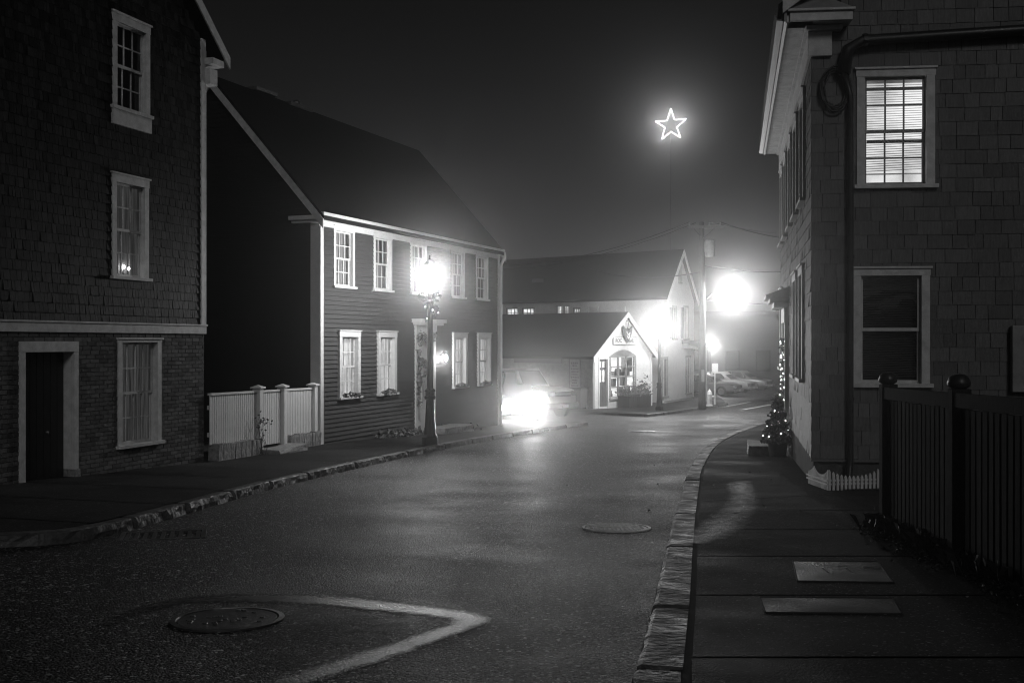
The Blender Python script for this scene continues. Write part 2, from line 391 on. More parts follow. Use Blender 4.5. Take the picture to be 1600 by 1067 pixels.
# ================================================================== ground, road, pavements
def sheet(name, x0, x1, ys, off, m, xs=2):
    mb = MB(); xx = [x0 + (x1 - x0) * i / (xs - 1) for i in range(xs)]
    vs = [(x, y, G(y) + off) for y in ys for x in xx]
    fs = [(j * xs + i, j * xs + i + 1, (j + 1) * xs + i + 1, (j + 1) * xs + i) for j in range(len(ys) - 1) for i in range(xs - 1)]
    mb.add(vs, fs); o = mb.build(name, m, smooth=True); o['kind'] = 'structure'; return o
sheet('ground', -900, 900, [-900] + list(range(-12, 70, 2)) + [100, 1600], -.2, M['ground'])
road = sheet('road', -42, 60, [i * .5 - 12 for i in range(0, 170)] + [80, 118], -.12, M['road'], 12)

def resample(pts, step):
    out = []; acc = 0
    for a, b in zip(pts, pts[1:]):
        a = Vector(a); b = Vector(b); L = (b - a).length; k = acc
        while k < L: out.append(a + (b - a) * (k / L)); k += step
        acc = k - L
    out.append(Vector(pts[-1])); return out
def smooth(pts, it=2):
    for _ in range(it):
        q = [pts[0]]
        for a, b in zip(pts, pts[1:]): q += [a * .75 + b * .25, a * .25 + b * .75]
        q.append(pts[-1]); pts = q
    return pts
KL = [onground(px, py) for px, py in ((60, 833), (150, 822), (240, 800), (330, 775), (420, 751), (500, 733), (560, 720), (640, 703), (700, 691), (770, 679), (850, 667), (920, 658))]
KL = [Vector((-16, 9.6, 0)), Vector((-9, 10.0, 0)), KL[0] + Vector((-1.2, -.25, 0))] + KL
KR = [onground(px, py) for px, py in ((985, 1067), (1003, 1000), (1022, 930), (1042, 840), (1066, 750), (1083, 716), (1104, 692), (1130, 679), (1165, 666), (1197, 657))]
KR = [Vector((-.9, -6, 0)), Vector((.15, 2.2, 0))] + KR + [Vector((16, 43, 0)), Vector((40, 47, 0))]
KL = [Vector((p.x, p.y, 0)) for p in KL]; KR = [Vector((p.x, p.y, 0)) for p in KR]
KL = smooth(KL); KR = smooth(KR)
DIPL = lambda p: max(0.0, 1 - abs((p.y - 14.6) / 2.6) ** 3) * .085        # dropped kerb at the driveway on the right
def kerb(name, line, side, dip=None, w=.17, block=1.1, gap=.008, rough=.012):
    pts = resample(line, .11); mb = MB(); acc = 0; ring = []
    def flush():
        if len(ring) < 2: return
        vs = [q for r in ring for q in r]; n = 7
        fs = [(i * n + a, i * n + a + 1, (i + 1) * n + a + 1, (i + 1) * n + a) for i in range(len(ring) - 1) for a in range(n - 1)]
        fs += [tuple(range(n - 1, -1, -1)), tuple((len(ring) - 1) * n + a for a in range(n))]
        mb.add(vs, fs)
    nb = block * R.uniform(.8, 1.3); bz = 0; bo = 0; drift = 0
    for i, p in enumerate(pts):
        t = (pts[min(i + 1, len(pts) - 1)] - pts[max(i - 1, 0)]).normalized(); nrm = Vector((-t.y, t.x, 0)) * side
        acc += .11
        d = dip(p) if dip else 0
        top = G(p.y) - d + bz; bot = G(p.y) - .3
        r = lambda s=1.0: R.uniform(-rough, rough) * s
        prof = ((r(1.2), bot), (-.012 + r(1.6), G(p.y) - .13), (-.004 + r(1.8), top - .065), (.006 + r(1.2), top - .012 + r(.4)), (.03 + r(.5), top + r(.25)), (w - .01, top + r(.2)), (w, bot))
        ring.append([tuple(Vector((p.x, p.y, 0)) + nrm * (a + bo) + Vector((0, 0, z))) for a, z in prof])
        if acc > nb:
            flush(); ring = []; acc = 0; nb = block * R.uniform(.7, 1.4); bz = R.uniform(-.004, .004); bo = R.uniform(-.006, .006)
    flush(); o = mb.build(name, M['kerb']); o['kind'] = 'structure'; return o
kerb('kerb_along_left_pavement', KL, 1, block=1.9)
kerb('kerb_along_right_pavement', KR, -1, DIPL, w=.24, block=1.9, rough=.005)

def pavement(name, line, side, fdir, L, slab, start, dip=None, first=.19, cut2=None, ms='concrete'):
    pts = resample(line, .1); mb = MB(); bed = MB(); acc = start; fd = Vector(fdir).normalized()
    offs = [first + .015]; x = first + .015
    while x < L: offs.append(min(L, x + (.3 if x < 3 else 1.5))); x = offs[-1]
    def P(p, o, dz):
        q = Vector((p.x, p.y, 0)) + fd * o
        d = dip(p) * max(0, 1 - (o - .2) / 1.5) if dip else 0
        return (q.x, q.y, G(q.y) - d + dz)
    run = []
    def flush():
        if len(run) < 2: return
        n = len(offs); vs = [P(p, o, 0) for p in run for o in offs]
        fs = [(i * n + a, i * n + a + 1, (i + 1) * n + a + 1, (i + 1) * n + a) for i in range(len(run) - 1) for a in range(n - 1)]
        if side < 0: pass
        mb.add(vs, fs)
    for i, p in enumerate(pts):
        run.append(p); acc += .1
        if acc >= slab and i < len(pts) - 1:
            nx = (pts[i + 1] - p).normalized(); e = p + nx * .056; run.append(e); flush(); run = [p + nx * .097]; acc = 0
    flush()
    bv = [P(p, o, -.022) for p in pts[::3] for o in (first - .19 + .1, L)]
    bed.add(bv, [(2 * i, 2 * i + 1, 2 * i + 3, 2 * i + 2) for i in range(len(bv) // 2 - 1)])
    o = mb.build(name, M[ms], smooth=True); o['kind'] = 'structure'
    b = bed.build(name + '_bed', M['joint']); b['kind'] = 'structure'
    return o
pavement('left_pavement', KL[8:], 1, (-.93, .37, 0), 9.0, 1.75, .3)
pavement('right_pavement', KR, -1, (1, .0, 0), 9.0, 1.62, .2, DIPL, first=.265)
# far pavement round the shop corner
KF = [onground(px, py) for px, py in ((1012, 646), (1035, 643.5), (1060, 640), (1085, 636.5), (1103, 633))]
KF = smooth([Vector((p.x, p.y, 0)) for p in KF] + [Vector((11.2, 57.5, 0)), Vector((12.2, 61, 0)), Vector((13.2, 70, 0))])
kerb('kerb_by_shop', KF, 1)
pavement('shop_pavement', KF, 1, (-.55, .83, 0), 7.5, 1.6, .2)
# far kerb across the side street, and the car park beyond
KX = [Vector((14.6, 61.5, 0)), Vector((17, 64.5, 0)), Vector((22, 66.5, 0)), Vector((34, 68, 0))]
kerb('kerb_across_side_street', smooth(KX), 1)
pavement('side_street_pavement', smooth(KX), 1, (-.1, 1, 0), 3.0, 1.8, .2)

def painted(name, a, b, w, off=-.114, m='road_paint'):
    a = Vector((a[0], a[1], 0)); b = Vector((b[0], b[1], 0)); d = (b - a).normalized(); n = Vector((-d.y, d.x, 0)) * w / 2
    mb = MB(); k = 14
    for i in range(k):
        p = a + (b - a) * i / k; q = a + (b - a) * (i + 1) / k
        mb.add([(v.x, v.y, G(v.y) + off) for v in (p - n, q - n, q + n, p + n)], [(0, 1, 2, 3)])
    o = mb.build(name, M[m]); o['kind'] = 'structure'; return o
for (u, v) in (((1122, 636), (1172, 627)), ((1160, 639), (1204, 631))):
    p = onground(*u, -.12); q = onground(*v, -.12); painted('crosswalk_line', p, q, .22)

# square trench patch with a smooth tar seam round it; both wear away at their edges
def worn(name, src, lo, hi):
    m = src.copy(); m.name = name; nt = m.node_tree; N = nt.nodes.new; L = nt.links.new
    out = [n for n in nt.nodes if n.type == 'OUTPUT_MATERIAL'][0]; b = [n for n in nt.nodes if n.type == 'BSDF_PRINCIPLED'][0]
    at_ = N('ShaderNodeAttribute'); at_.attribute_name = 'wear'; tc = N('ShaderNodeTexCoord'); nz = N('ShaderNodeTexNoise'); nz.inputs['Scale'].default_value = 9; nz.inputs['Detail'].default_value = 8; nz.inputs['Roughness'].default_value = .75
    L(tc.outputs['Object'], nz.inputs['Vector']); ad = N('ShaderNodeMath'); ad.operation = 'ADD'; L(at_.outputs['Fac'], ad.inputs[0]); L(nz.outputs[0], ad.inputs[1])
    mr = N('ShaderNodeMapRange'); mr.inputs[1].default_value = lo; mr.inputs[2].default_value = hi; L(ad.outputs[0], mr.inputs[0])
    t = N('ShaderNodeBsdfTransparent'); mx = N('ShaderNodeMixShader'); L(mr.outputs[0], mx.inputs[0]); L(t.outputs[0], mx.inputs[1]); L(b.outputs[0], mx.inputs[2]); L(mx.outputs[0], out.inputs[0]); return m
def band(name, A, B, off, m, wear):
    A = smooth([Vector((p.x, p.y, 0)) for p in (onground(*q, -.12) for q in A)], 1); B = smooth([Vector((p.x, p.y, 0)) for p in (onground(*q, -.12) for q in B)], 1)
    mb = MB(); k = len(wear); vs = []; wv = []
    nA = len(A)
    for n_, (a, b) in enumerate(zip(A, B)):
        for i, u in enumerate(wear): u = u - max(0, .45 - n_ / nA * 2.2) - max(0, n_ / nA - .85); c = a + (b - a) * (i / (k - 1)); vs.append((c.x, c.y, G(c.y) + off)); wv.append(u)
    mb.add(vs, [(i * k + j, i * k + j + 1, (i + 1) * k + j + 1, (i + 1) * k + j) for i in range(len(A) - 1) for j in range(k - 1)])
    o = mb.build(name, m, smooth=True); o['kind'] = 'structure'; at_ = o.data.attributes.new('wear', 'FLOAT', 'POINT')
    for i, u in enumerate(wv): at_.data[i].value = u
    return o
OUT = [(120, 975), (190, 940), (330, 920), (460, 922), (570, 931), (660, 941), (725, 949), (780, 960), (785, 970), (750, 985), (690, 1006), (610, 1035), (530, 1062), (440, 1095), (330, 1125)]
INN = [(210, 985), (260, 958), (340, 946), (460, 948), (555, 955), (620, 962), (660, 966), (690, 969), (690, 972), (675, 978), (630, 992), (550, 1016), (470, 1040), (390, 1062), (300, 1080)]
CEN = [(360, 985)] * len(OUT)
band('asphalt_patch', OUT, CEN, -.1165, worn('worn_patch', M['patch'], .72, 1.05), (0.0, .15, .3, .34, .32, .3))
band('tar_seam', OUT, INN, -.1145, worn('worn_tar', M['tar'], .55, .95), (-.3, .15, .5, .5, .12, -.3))

# thin films of water lying on the dropped part of the right pavement
def kerbx(y):
    for a, b in zip(KR, KR[1:]):
        if a.y <= y <= b.y: return a.x + (b.x - a.x) * (y - a.y) / max(1e-6, b.y - a.y)
    return 0
film_m = worn('water_film', asphalt('wet_concrete', .028, .4, .25, .5, 1.3, .34, .2, stone=.1), .55, 1.35)
for A, B in (([(1062, 846), (1090, 812), (1112, 795), (1132, 770), (1128, 748)], [(1105, 850), (1150, 842), (1190, 812), (1195, 776), (1180, 746)]),):
    A = smooth([onground(*q) for q in A]); B = smooth([onground(*q) for q in B]); vs = []; wv = []
    for a, b in zip(A, B):
        for i, u in enumerate((-.1, .25, .42, .25, -.1)):
            c = a + (b - a) * i / 4; o = c.x - kerbx(c.y); vs.append((c.x, c.y, G(c.y) - DIPL(c) * max(0, min(1, 1 - (o - .2) / 1.5)) + .004)); wv.append(u)
    n = len(A); wv = [u - (.3 if k // 5 in (0, n - 1) else 0) for k, u in enumerate(wv)]
    mb = MB(); mb.add(vs, [(i * 5 + j, i * 5 + j + 1, (i + 1) * 5 + j + 1, (i + 1) * 5 + j) for i in range(n - 1) for j in range(4)])
    o = mb.build('water_film', film_m, smooth=True); o['kind'] = 'structure'; at_ = o.data.attributes.new('wear', 'FLOAT', 'POINT')
    for k, u in enumerate(wv): at_.data[k].value = u

# ================================================================== ironwork in the ground
def manhole(px, py, r, label, holes=False, m='iron', group=None):
    p = onground(px, py, -.12); t = thing('manhole_cover', label, 'manhole cover', (p.x, p.y, p.z + .004))
    t.rotation_euler = (-math.atan(slope(p.y)), 0, 0)
    MB().lathe([(r, -.03), (r, .008), (r - .035, .011), (r - .04, -.002)], 40, cap=False).build('rim', M[m], t)
    c = MB(); c.lathe([(r - .045, -.03), (r - .047, .006)], 40)
    if holes:
        for k in range(26):
            a = R.uniform(0, 6.28); q = math.sqrt(R.random()) * (r - .1); c.lathe([(.018, .005), (.014, .012)], 8, (q * math.cos(a), q * math.sin(a), 0))
    else:
        s = .045
        n = int(r / s)
        for i in range(-n, n + 1):
            for j in range(-n, n + 1):
                if math.hypot(i, j) * s < r - .08 and not (abs(j) < 2 and abs(i) < 7 and (i + j) % 2): c.box(i * s - .015, i * s + .015, j * s - .015, j * s + .015, .005, .012)
        c.box(-.2, .2, -.02, .012, .0065, .0135)
    c.build('lid', M[m], t)
    return t
manhole(963, 824, .37, 'pale round studded manhole cover alone in the open lane near the right kerb', m='pale_iron')
manhole(356, 967, .36, 'dark round manhole cover set inside the square asphalt patch', holes=True)
manhole(1003, 673, .4, 'small worn manhole cover far up the lane towards the bend')
def flat_cover(name, pix, label, ribs=True):
    P = [onground(px, py) for px, py in pix]; c = sum(P, Vector()) / 4
    t = thing(name, label, 'utility cover', (c.x, c.y, c.z + .002)); mb = MB(); rim = MB()
    q = [p - c for p in P]
    top = [(v.x, v.y, v.z + .003) for v in q]; bot = [(v.x, v.y, v.z - .03) for v in q]
    mb.add(bot + top, [(4, 5, 6, 7), (0, 1, 5, 4), (1, 2, 6, 5), (2, 3, 7, 6), (3, 0, 4, 7)]); mb.build('lid', M['tread'], t)
    for i in range(4): rim.tube([q[i], q[(i + 1) % 4]], .007, 6)
    rim.build('rim', M['joint'], t)
    if ribs:
        for s in (-.12, .06): MB().box(s, s + .02, -.11, .09, .004, .007).build('lifting_slot', M['chrome'], t); MB().box(s - .03, s + .04, -.16 + (s > 0) * .3, -.125 + (s > 0) * .3, .004, .006).build('lifting_slot', M['black'], t)
    return t
M['tread'] = mat('tread_plate', .07, .42, .5, 2.5, bump=.7, bscale=70, metal=.1, rvar=.2)
flat_cover('utility_cover', ((1246, 907), (1395, 909), (1372, 877), (1239, 876)), 'pale steel utility cover with two lifting slots in the right pavement')
flat_cover('utility_cover', ((1196, 956), (1408, 958), (1394, 934), (1187, 932)), 'dull flush utility cover just nearer than the slotted steel one', ribs=False).children[0].data.materials[0] = mat('dull_plate', .045, .55, .6, 2.2, bump=.6, bscale=60, rvar=.2, spec=.25)
p = onground(255, 836, -.12); t = thing('drain_grate', 'dark slotted drain grate in the gutter by the left kerb', 'drain', (p.x, p.y, p.z + .003), .25)
mb = MB()
for i in range(9): mb.box(-.36 + i * .085, -.36 + i * .085 + .04, -.2, .2, -.03, .008)
mb.build('bar', M['iron'], t); MB().box(-.42, .42, -.26, -.21, -.03, .01).box(-.42, .42, .21, .26, -.03, .01).box(-.42, -.37, -.21, .21, -.03, .01).box(.37, .42, -.21, .21, -.03, .01).build('grate_frame', M['iron'], t)

# ================================================================== shingled house with brick ground floor
W1 = Wall(-5.73, 20.2, .307, .952, G(20.2))
h1 = thing('shingled_house', 'tall dark shingled house with a brick ground floor beside the left pavement', 'house', W1.o, W1.rot)
zb = W1(160, 519)[1]; zt = W1(160, 505)[1]               # the pale band between brick and shingles
EZ = 7.72; XL = -7.6; XP = XL / 2                          # eave height, left end, ridge
RK = .88                                                 # roof pitch
gx = lambda z: (XL, 0) if z < EZ else (XL + (z - EZ) / RK, 0 - (z - EZ) / RK)
wu = W1.rect(181, 42, 226, 172); wm = W1.rect(180, 288, 224, 432); wl = W1.rect(189, 534, 244, 691)
dr = W1.rect(36, 549, 112, 752)
ops = [wu, wm]
bw = MB(); shingles(bw, zt, EZ + 3.2, .15, .05, .13, lambda z: gx(z), ops, th=.024, jit=.004, tilt=.08)
bw.build('shingle_siding', M['shingle_dark'], h1)
opb = [wl, (dr[0], dr[1], dr[2] - 1, dr[3])]
bk = MB(); backing(bk, zt - .1, EZ + 3.3, gx, ops)
bk.build('sheathing', M['clap_dark'], h1)
bk = MB(); backing(bk, -.6, zb, lambda z: (XL, 0), opb, y=.0, step=.05); bk.build('mortar_bed', M['mortar'], h1)
br = MB(); z = -.6; row = 0
while z < zb - .06:
    x = XL + (.1 if row % 2 else 0)
    for p, q, za, zc in cut(XL, 0, z, z + .058, opb):
        x = p - (.1 if row % 2 else 0) 
        while x < q - .01:
            a, b = max(x, p), min(x + .2, q)
            if b - a > .02: br.box(a + .002, b - .008, -.012 - R.uniform(0, .006), .002, za, zc, .0015)
            x += .21
    z += .069; row += 1
br.build('brick_wall', M['brick'], h1)
D1 = 8.5
sh = MB()
sh.quad((0, .006, -.6), (0, D1, -.6), (0, D1, EZ), (0, .006, EZ)); sh.quad((XL, .006, -.6), (XL, D1, -.6), (XL, D1, EZ), (XL, .006, EZ))
sh.add([(XL, D1, -.6), (0, D1, -.6), (0, D1, EZ), (XP, D1, EZ - XP * RK), (XL, D1, EZ)], [(0, 1, 2, 3, 4)])
sh.build('side_wall', M['clap_dark'], h1)
MB().box(XL - .02, .03, -.05, .0, zb, zt).box(XL - .02, .05, -.07, .0, zt, zt + .03).build('band_board', M['trim'], h1, bevel=.004)
MB().box(-.12, .025, -.04, .0, zt + .03, EZ + .1).box(0, .04, -.04, .15, zt + .03, EZ - .1).build('corner_board', M['trim'], h1, bevel=.004)
rf = MB(); ov = .4; fo = .28
for sg in (1, -1):
    xe = (0 + ov) if sg > 0 else (XL - ov); ze = EZ + .05 - ov * RK + .1
    rf.prism([(xe, ze), (XP, EZ + .15 - XP * RK), (XP, EZ + .27 - XP * RK), (xe, ze + .12)], -fo, D1 + .2, 'y')
rf.build('roof', M['roof'], h1)
rk = MB()
for sg in (1, -1):
    xe = (0 + ov + .02) if sg > 0 else (XL - ov - .02); ze = EZ + .05 - ov * RK + .06
    rk.prism([(xe, ze - .13), (XP, EZ - .03 - XP * RK), (XP, EZ + .19 - XP * RK), (xe, ze + .09)], -fo - .03, -fo, 'y')
rk.build('rake_board', M['trim'], h1)
MB().box(-.02, ov - .05, -.22, .3, EZ - .36, EZ - .24).box(0.0, .25, -.14, .3, EZ - .72, EZ - .42).build('eave_return', M['trim'], h1, bevel=.006)
T0 = Matrix()
window(h1, T0, *wu, cols=3, rows=4, frame_m='trim', cloth='cloth_dark')
window(h1, T0, *wm, cols=3, rows=4, frame_m='trim', cloth='cloth_dim')
window(h1, T0, *wl, cols=4, rows=4, frame_m='trim', cloth='cloth_dim', reveal=.1, head=.05)
MB().box(wu[0] - .13, wu[1] + .13, -.05, -.005, wu[2] - .3, wu[2] - .06).build('apron_board', M['trim'], h1)
dm = MB(); cas = .15; dw = .17
dm.box(dr[0] - .1, dr[0], -.05, .0, -.5, dr[3]); dm.box(dr[1], dr[1] + .1, -.05, .0, .25, dr[3]); dm.box(dr[0] - .1, dr[1] + .1, -.055, .0, dr[3], dr[3] + .16)
dm.box(dr[1], dr[1] + .02, 0, dw, .25, dr[3]); dm.box(dr[0] - .02, dr[0], 0, dw, -.5, dr[3]); dm.box(dr[0], dr[1], 0, dw, dr[3], dr[3] + .02)
dm.build('door_frame', M['trim'], h1, bevel=.004)
MB().box(dr[1], dr[1] + .12, -.07, dw, -.6, .25).build('frame_foot', M['granite'], h1, bevel=.01)
dd = MB(); dd.box(dr[0], dr[1], dw, dw + .05, -.6, dr[3])
n = 7
for i in range(n): dd.box(dr[0] + (dr[1] - dr[0]) * i / n + .006, dr[0] + (dr[1] - dr[0]) * (i + 1) / n - .006, dw - .02, dw, -.5, dr[3] - .01)
dd = dd.build('door', M['door_dark'], h1)
kx = dr[0] + .3 * (dr[1] - dr[0]); MB().ball((dr[0] + .12 + .5 * (dr[1] - dr[0]), dw - .05, .85), .03).build('handle', M['chrome'], dd)
MB().box(dr[0] - .1, dr[1] + .05, -.2, dw, -.7, -.28).build('doorstep', M['granite'], h1, bevel=.02)
# electric candle in the middle window
cw = W1.rect(195, 405, 207, 424); c0 = Matrix.Translation(W1.o) @ Matrix.Rotation(W1.rot, 4, 'Z')
cp = c0 @ Vector(((cw[0] + cw[1]) / 2, .105, wm[2] + .02))
t = thing('window_candle', 'glowing electric candle on the sill of the middle window of the shingled house', 'candle', cp)
MB().lathe([(.03, -.02), (.03, 0), (.011, .01), (.011, .12)], 10).build('candle_stick', M['white'], t)
MB().ball((0, 0, .15), .03, 8, 1.3).build('flame_bulb', M['candle'], t)
MB().ball((.09, .0, .12), .022, 8, 1.3).build('flame_bulb', M['candle'], t)

# ================================================================== clapboard house with two rows of white windows
W2 = Wall(-4.5, 25.5, .3665, .930, G(25.5)); L2 = 11.05; D2 = 5.96
h2 = thing('clapboard_house', 'dark clapboard house with a steep roof and two rows of white windows', 'house', W2.o, W2.rot)
E2 = W2(490, 334)[1]; RZ = (CY - 243) / F * 36.8 - W2.o[2]
up = [(523, 361, 550, 447), (586, 372, 608, 451), (643, 381, 663, 456), (706, 394, 723, 463), (744, 403, 760, 467)]
lw = [(531, 527, 556, 616), (592, 526, 613, 611), (708, 526, 725, 604), (747, 527, 762, 601)]
def avg(rs):
    q = [W2.rect(*r) for r in rs]; w = sum(b - a for a, b, _, _ in q) / len(q); z0 = sum(r[2] for r in q) / len(q); z1 = sum(r[3] for r in q) / len(q)
    return [((a + b) / 2 - w / 2, (a + b) / 2 + w / 2, z0, z1) for a, b, _, _ in q]
U = avg(up); LW = avg(lw)
dz = W2.rect(650, 519, 678, 652)
dr2 = (dz[0] + .02, dz[0] + 1.02, dz[2] - .6, dz[3] - .05)
print('H2 windows', U[0], LW[0], 'door', dr2, 'E2', E2, 'RZ', RZ)
cb = MB(); clapboards(cb, -.5, E2 - .12, .108, lambda z: (.11, L2 - .11), U + LW + [dr2], lap=.032, wob=.004); cb.build('clapboard_siding', M['clap'], h2)
bk = MB(); backing(bk, -.5, E2 - .1, lambda z: (0, L2), U + LW + [dr2]); bk.build('sheathing', M['clap_dark'], h2)
ye = E2; run = D2 / 2
gz = lambda z: (0, D2) if z < E2 else ((z - E2) / (RZ - E2) * run, D2 - (z - E2) / (RZ - E2) * run)
TG = frame(0, D2, 0, -1)
gw = (1.45, 2.2, 3.9, 5.4)
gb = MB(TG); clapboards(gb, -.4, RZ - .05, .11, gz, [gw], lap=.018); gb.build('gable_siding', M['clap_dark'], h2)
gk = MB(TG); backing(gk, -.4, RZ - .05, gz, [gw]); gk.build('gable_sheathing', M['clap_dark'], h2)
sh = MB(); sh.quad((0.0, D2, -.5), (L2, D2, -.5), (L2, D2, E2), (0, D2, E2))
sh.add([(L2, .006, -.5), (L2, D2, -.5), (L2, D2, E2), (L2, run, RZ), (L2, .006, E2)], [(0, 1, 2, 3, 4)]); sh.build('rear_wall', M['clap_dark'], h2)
sl = (RZ - E2) / run; rf = MB(); o_ = .2
rf.prism([(-o_, E2 - o_ * sl + .1), (run, RZ + .1), (run, RZ + .22), (-o_, E2 - o_ * sl + .2)], -.16, L2 + .16)
rf.prism([(D2 + o_, E2 - o_ * sl + .1), (run, RZ + .1), (run, RZ + .22), (D2 + o_, E2 - o_ * sl + .2)], -.16, L2 + .16)
rf = rf.build('roof', M['roof'], h2)
MB().box(1.9, 2.75, run + .1, run + .8, RZ - .6, RZ + .3).box(1.85, 2.8, run + .05, run + .85, RZ + .3, RZ + .38).build('chimney', M['found'], rf)
MB().lathe([(.07, -.4), (.07, .35), (.13, .36), (.13, .44), (.02, .5)], 10, (4.1, run + .3, RZ)).box(3.2, 4.3, run - .12, run + .12, RZ + .16, RZ + .25).build('roof_vent', M['iron'], rf)
MB().box(-.1, L2 + .1, -.13, 0, E2 - .1, E2 - .01).box(-.14, L2 + .14, -.19, 0, E2 - .01, E2 + .07).box(.0, L2, -.045, 0, E2 - .24, E2 - .1).build('cornice', M['white'], h2, bevel=.006)
for sx in (-.2, L2 + .16):
    rk = MB(); rk.prism([(-o_, E2 - o_ * sl - .1), (run, RZ - .1), (run, RZ + .12), (-o_, E2 - o_ * sl + .12)], sx, sx + .04)
    rk.prism([(D2 + o_, E2 - o_ * sl - .1), (run, RZ - .1), (run, RZ + .12), (D2 + o_, E2 - o_ * sl + .12)], sx, sx + .04)
    rk.build('rake_board', M['trim'], h2)
MB().box(-.19, 0, -.13, .75, E2 - .1, E2 - .0).box(-.14, 0, -.1, .7, E2 - .17, E2 - .1).build('cornice_return', M['white'], h2, bevel=.006)
MB().box(-.03, .11, -.035, 0, -.5, E2 - .24).box(-.035, 0, 0.0, .24, -.5, E2 - .17).build('corner_board', M['white'], h2, bevel=.005)
MB().box(L2 - .11, L2 + .03, -.035, 0, -.6, E2 - .24).build('corner_board', M['white'], h2, bevel=.005)
for i, r in enumerate(U): window(h2, T0, *r, cols=3, rows=4, frame_m='white', cloth=('cloth', 'cloth', 'cloth', 'cloth', 'cloth_dark')[i], cas=.1, head=.1)
for i, r in enumerate(LW): window(h2, T0, *r, cols=3, rows=4, frame_m='white', cloth='cloth_lit', cas=.12, head=.14, proud=.075)
window(h2, TG, *gw, cols=2, rows=4, frame_m='trim', cloth='cloth_dark')
dp = MB(); xx = L2 + .08
dp.tube([(xx - .05, -.2, E2 - .02), (xx - .02, -.2, E2 - .2), (xx - .04, -.08, E2 - .42), (xx - .06, -.08, E2 - .7), (xx - .06, -.08, -.45), (xx - .04, -.2, -.58)], .05, 10)
dp.build('downspout', M['white'], h2, smooth=True)
# doorway
a, b, c, d = dr2
dm = MB(); dm.box(a - .14, a, -.06, .14, c, d); dm.box(b, b + .14, -.06, .14, c, d); dm.box(a - .16, b + .16, -.09, .0, d, d + .26)
dm.build('door_frame', M['white'], h2, bevel=.005)
MB().box(a - .24, b + .24, -.26, 0, d + .26, d + .33).box(a - .32, b + .32, -.32, 0, d + .33, d + .43).build('door_hood', M['white'], h2, bevel=.008)
dd = MB(); dd.box(a, b, .12, .17, c, d)
for (u0, u1, v0, v1) in ((.1, .45, .12, .38), (.55, .9, .12, .38), (.1, .45, .46, .7), (.55, .9, .46, .7), (.1, .9, .76, .92)):
    dd.box(a + (b - a) * u0, a + (b - a) * u1, .105, .12, c + .6 + (d - c - .6) * v0, c + .6 + (d - c - .6) * v1)
dd = dd.build('door', M['white'], h2, bevel=.004); MB().ball((b - .08, .08, c + 1.6), .035).build('handle', M['black'], dd); MB().box(a + .3, a + .5, .09, .105, c + 1.5, c + 1.62).build('letter_slot', M['black'], dd)
sp = W2(687, 558)
ln = MB(); ln.box(sp[0] - .09, sp[0] + .09, -.03, .0, sp[1] - .16, sp[1] + .1); ln.tube([(sp[0], -.03, sp[1] + .05), (sp[0], -.14, sp[1] + .2), (sp[0], -.2, sp[1] + .17)], .012, 6)
ln.lathe([(.08, .14), (.02, .2)], 6, (sp[0], -.2, sp[1])); ln.lathe([(.05, -.14), (.07, -.1)], 6, (sp[0], -.2, sp[1]))
ln = ln.build('wall_lantern', M['black'], h2); MB().ball((sp[0], -.2, sp[1]), .06, 8, 1.3).build('bulb', M['globe'], ln)
LANT = point('lantern_light', (sp[0], -.2, sp[1]), 60, .05, h2)
# greenery on the lower sills, wreath, door swag
T2 = Matrix.Translation(W2.o) @ Matrix.Rotation(W2.rot, 4, 'Z')
SILL = ['evergreen sprigs on the sill of the lower window nearest the white fence gate', 'evergreen sprigs on the lower window sill just left of the front door', 'evergreen sprigs on the lower window sill just right of the wall lantern', 'evergreen sprigs on the lower window sill beside the downspout']
for i, r in enumerate(LW):
    c = T2 @ Vector(((r[0] + r[1]) / 2, -.1, r[2])); t = thing('evergreen_sprig', SILL[i], 'greenery', c, W2.rot, 'greenery on the lower window sills')
    mb = MB(); w = (r[1] - r[0]) / 2
    for k in range(90):
        x = R.uniform(-w, w); mb.leaf((x, R.uniform(-.05, .03), R.uniform(.0, .05 + .05 * math.cos(x / w * 1.5)) - .015 * (R.random() < .3)), R.uniform(.05, .13))
    mb.build('foliage', M['leaf2'], t); MB().tube([(-w, 0, .015), (0, -.01, .03), (w, 0, .015)], .008, 5).build('stem', M['pole_wood'], t)
wx = (a + b) / 2 - .12; c = T2 @ Vector((wx, .03, dr2[2] + .6 + 1.35)); t = thing('wreath', 'big evergreen wreath with trailing ribbon hanging on the white front door', 'wreath', c, W2.rot)
mb = MB()
for k in range(420):
    u = R.uniform(0, 6.283); v = R.uniform(0, 6.283); rr = .27 + .09 * math.cos(v) * R.random(); mb.leaf((rr * math.cos(u), -.02 + .05 * math.sin(v), rr * math.sin(u)), R.uniform(.06, .13))
mb.build('foliage', M['leaf2'], t); MB().box(-.07, -.02, -.09, -.075, -.75, -.26).box(.02, .07, -.09, -.075, -.68, -.26).box(-.13, .13, -.1, -.075, -.3, -.2).build('ribbon', M['bow'], t)
c = T2 @ Vector(((a + b) / 2, -.1, d)); t = thing('door_garland', 'loose leafy garland draped round the frame of the white front door', 'garland', c, W2.rot)
mb = MB(); hw = (b - a) / 2 + .05
for k in range(520):
    u = R.uniform(-1, 1)
    if k % 2: x = u * hw; z = -.08 * (1 - abs(u)) - .02
    else: x = -hw + R.gauss(0, .03); z = -R.uniform(0, 2.0)
    mb.leaf((x + R.gauss(0, .02), R.gauss(0, .03), z + R.gauss(0, .05)), R.uniform(.06, .14))
mb.build('foliage', M['leaf2'], t)
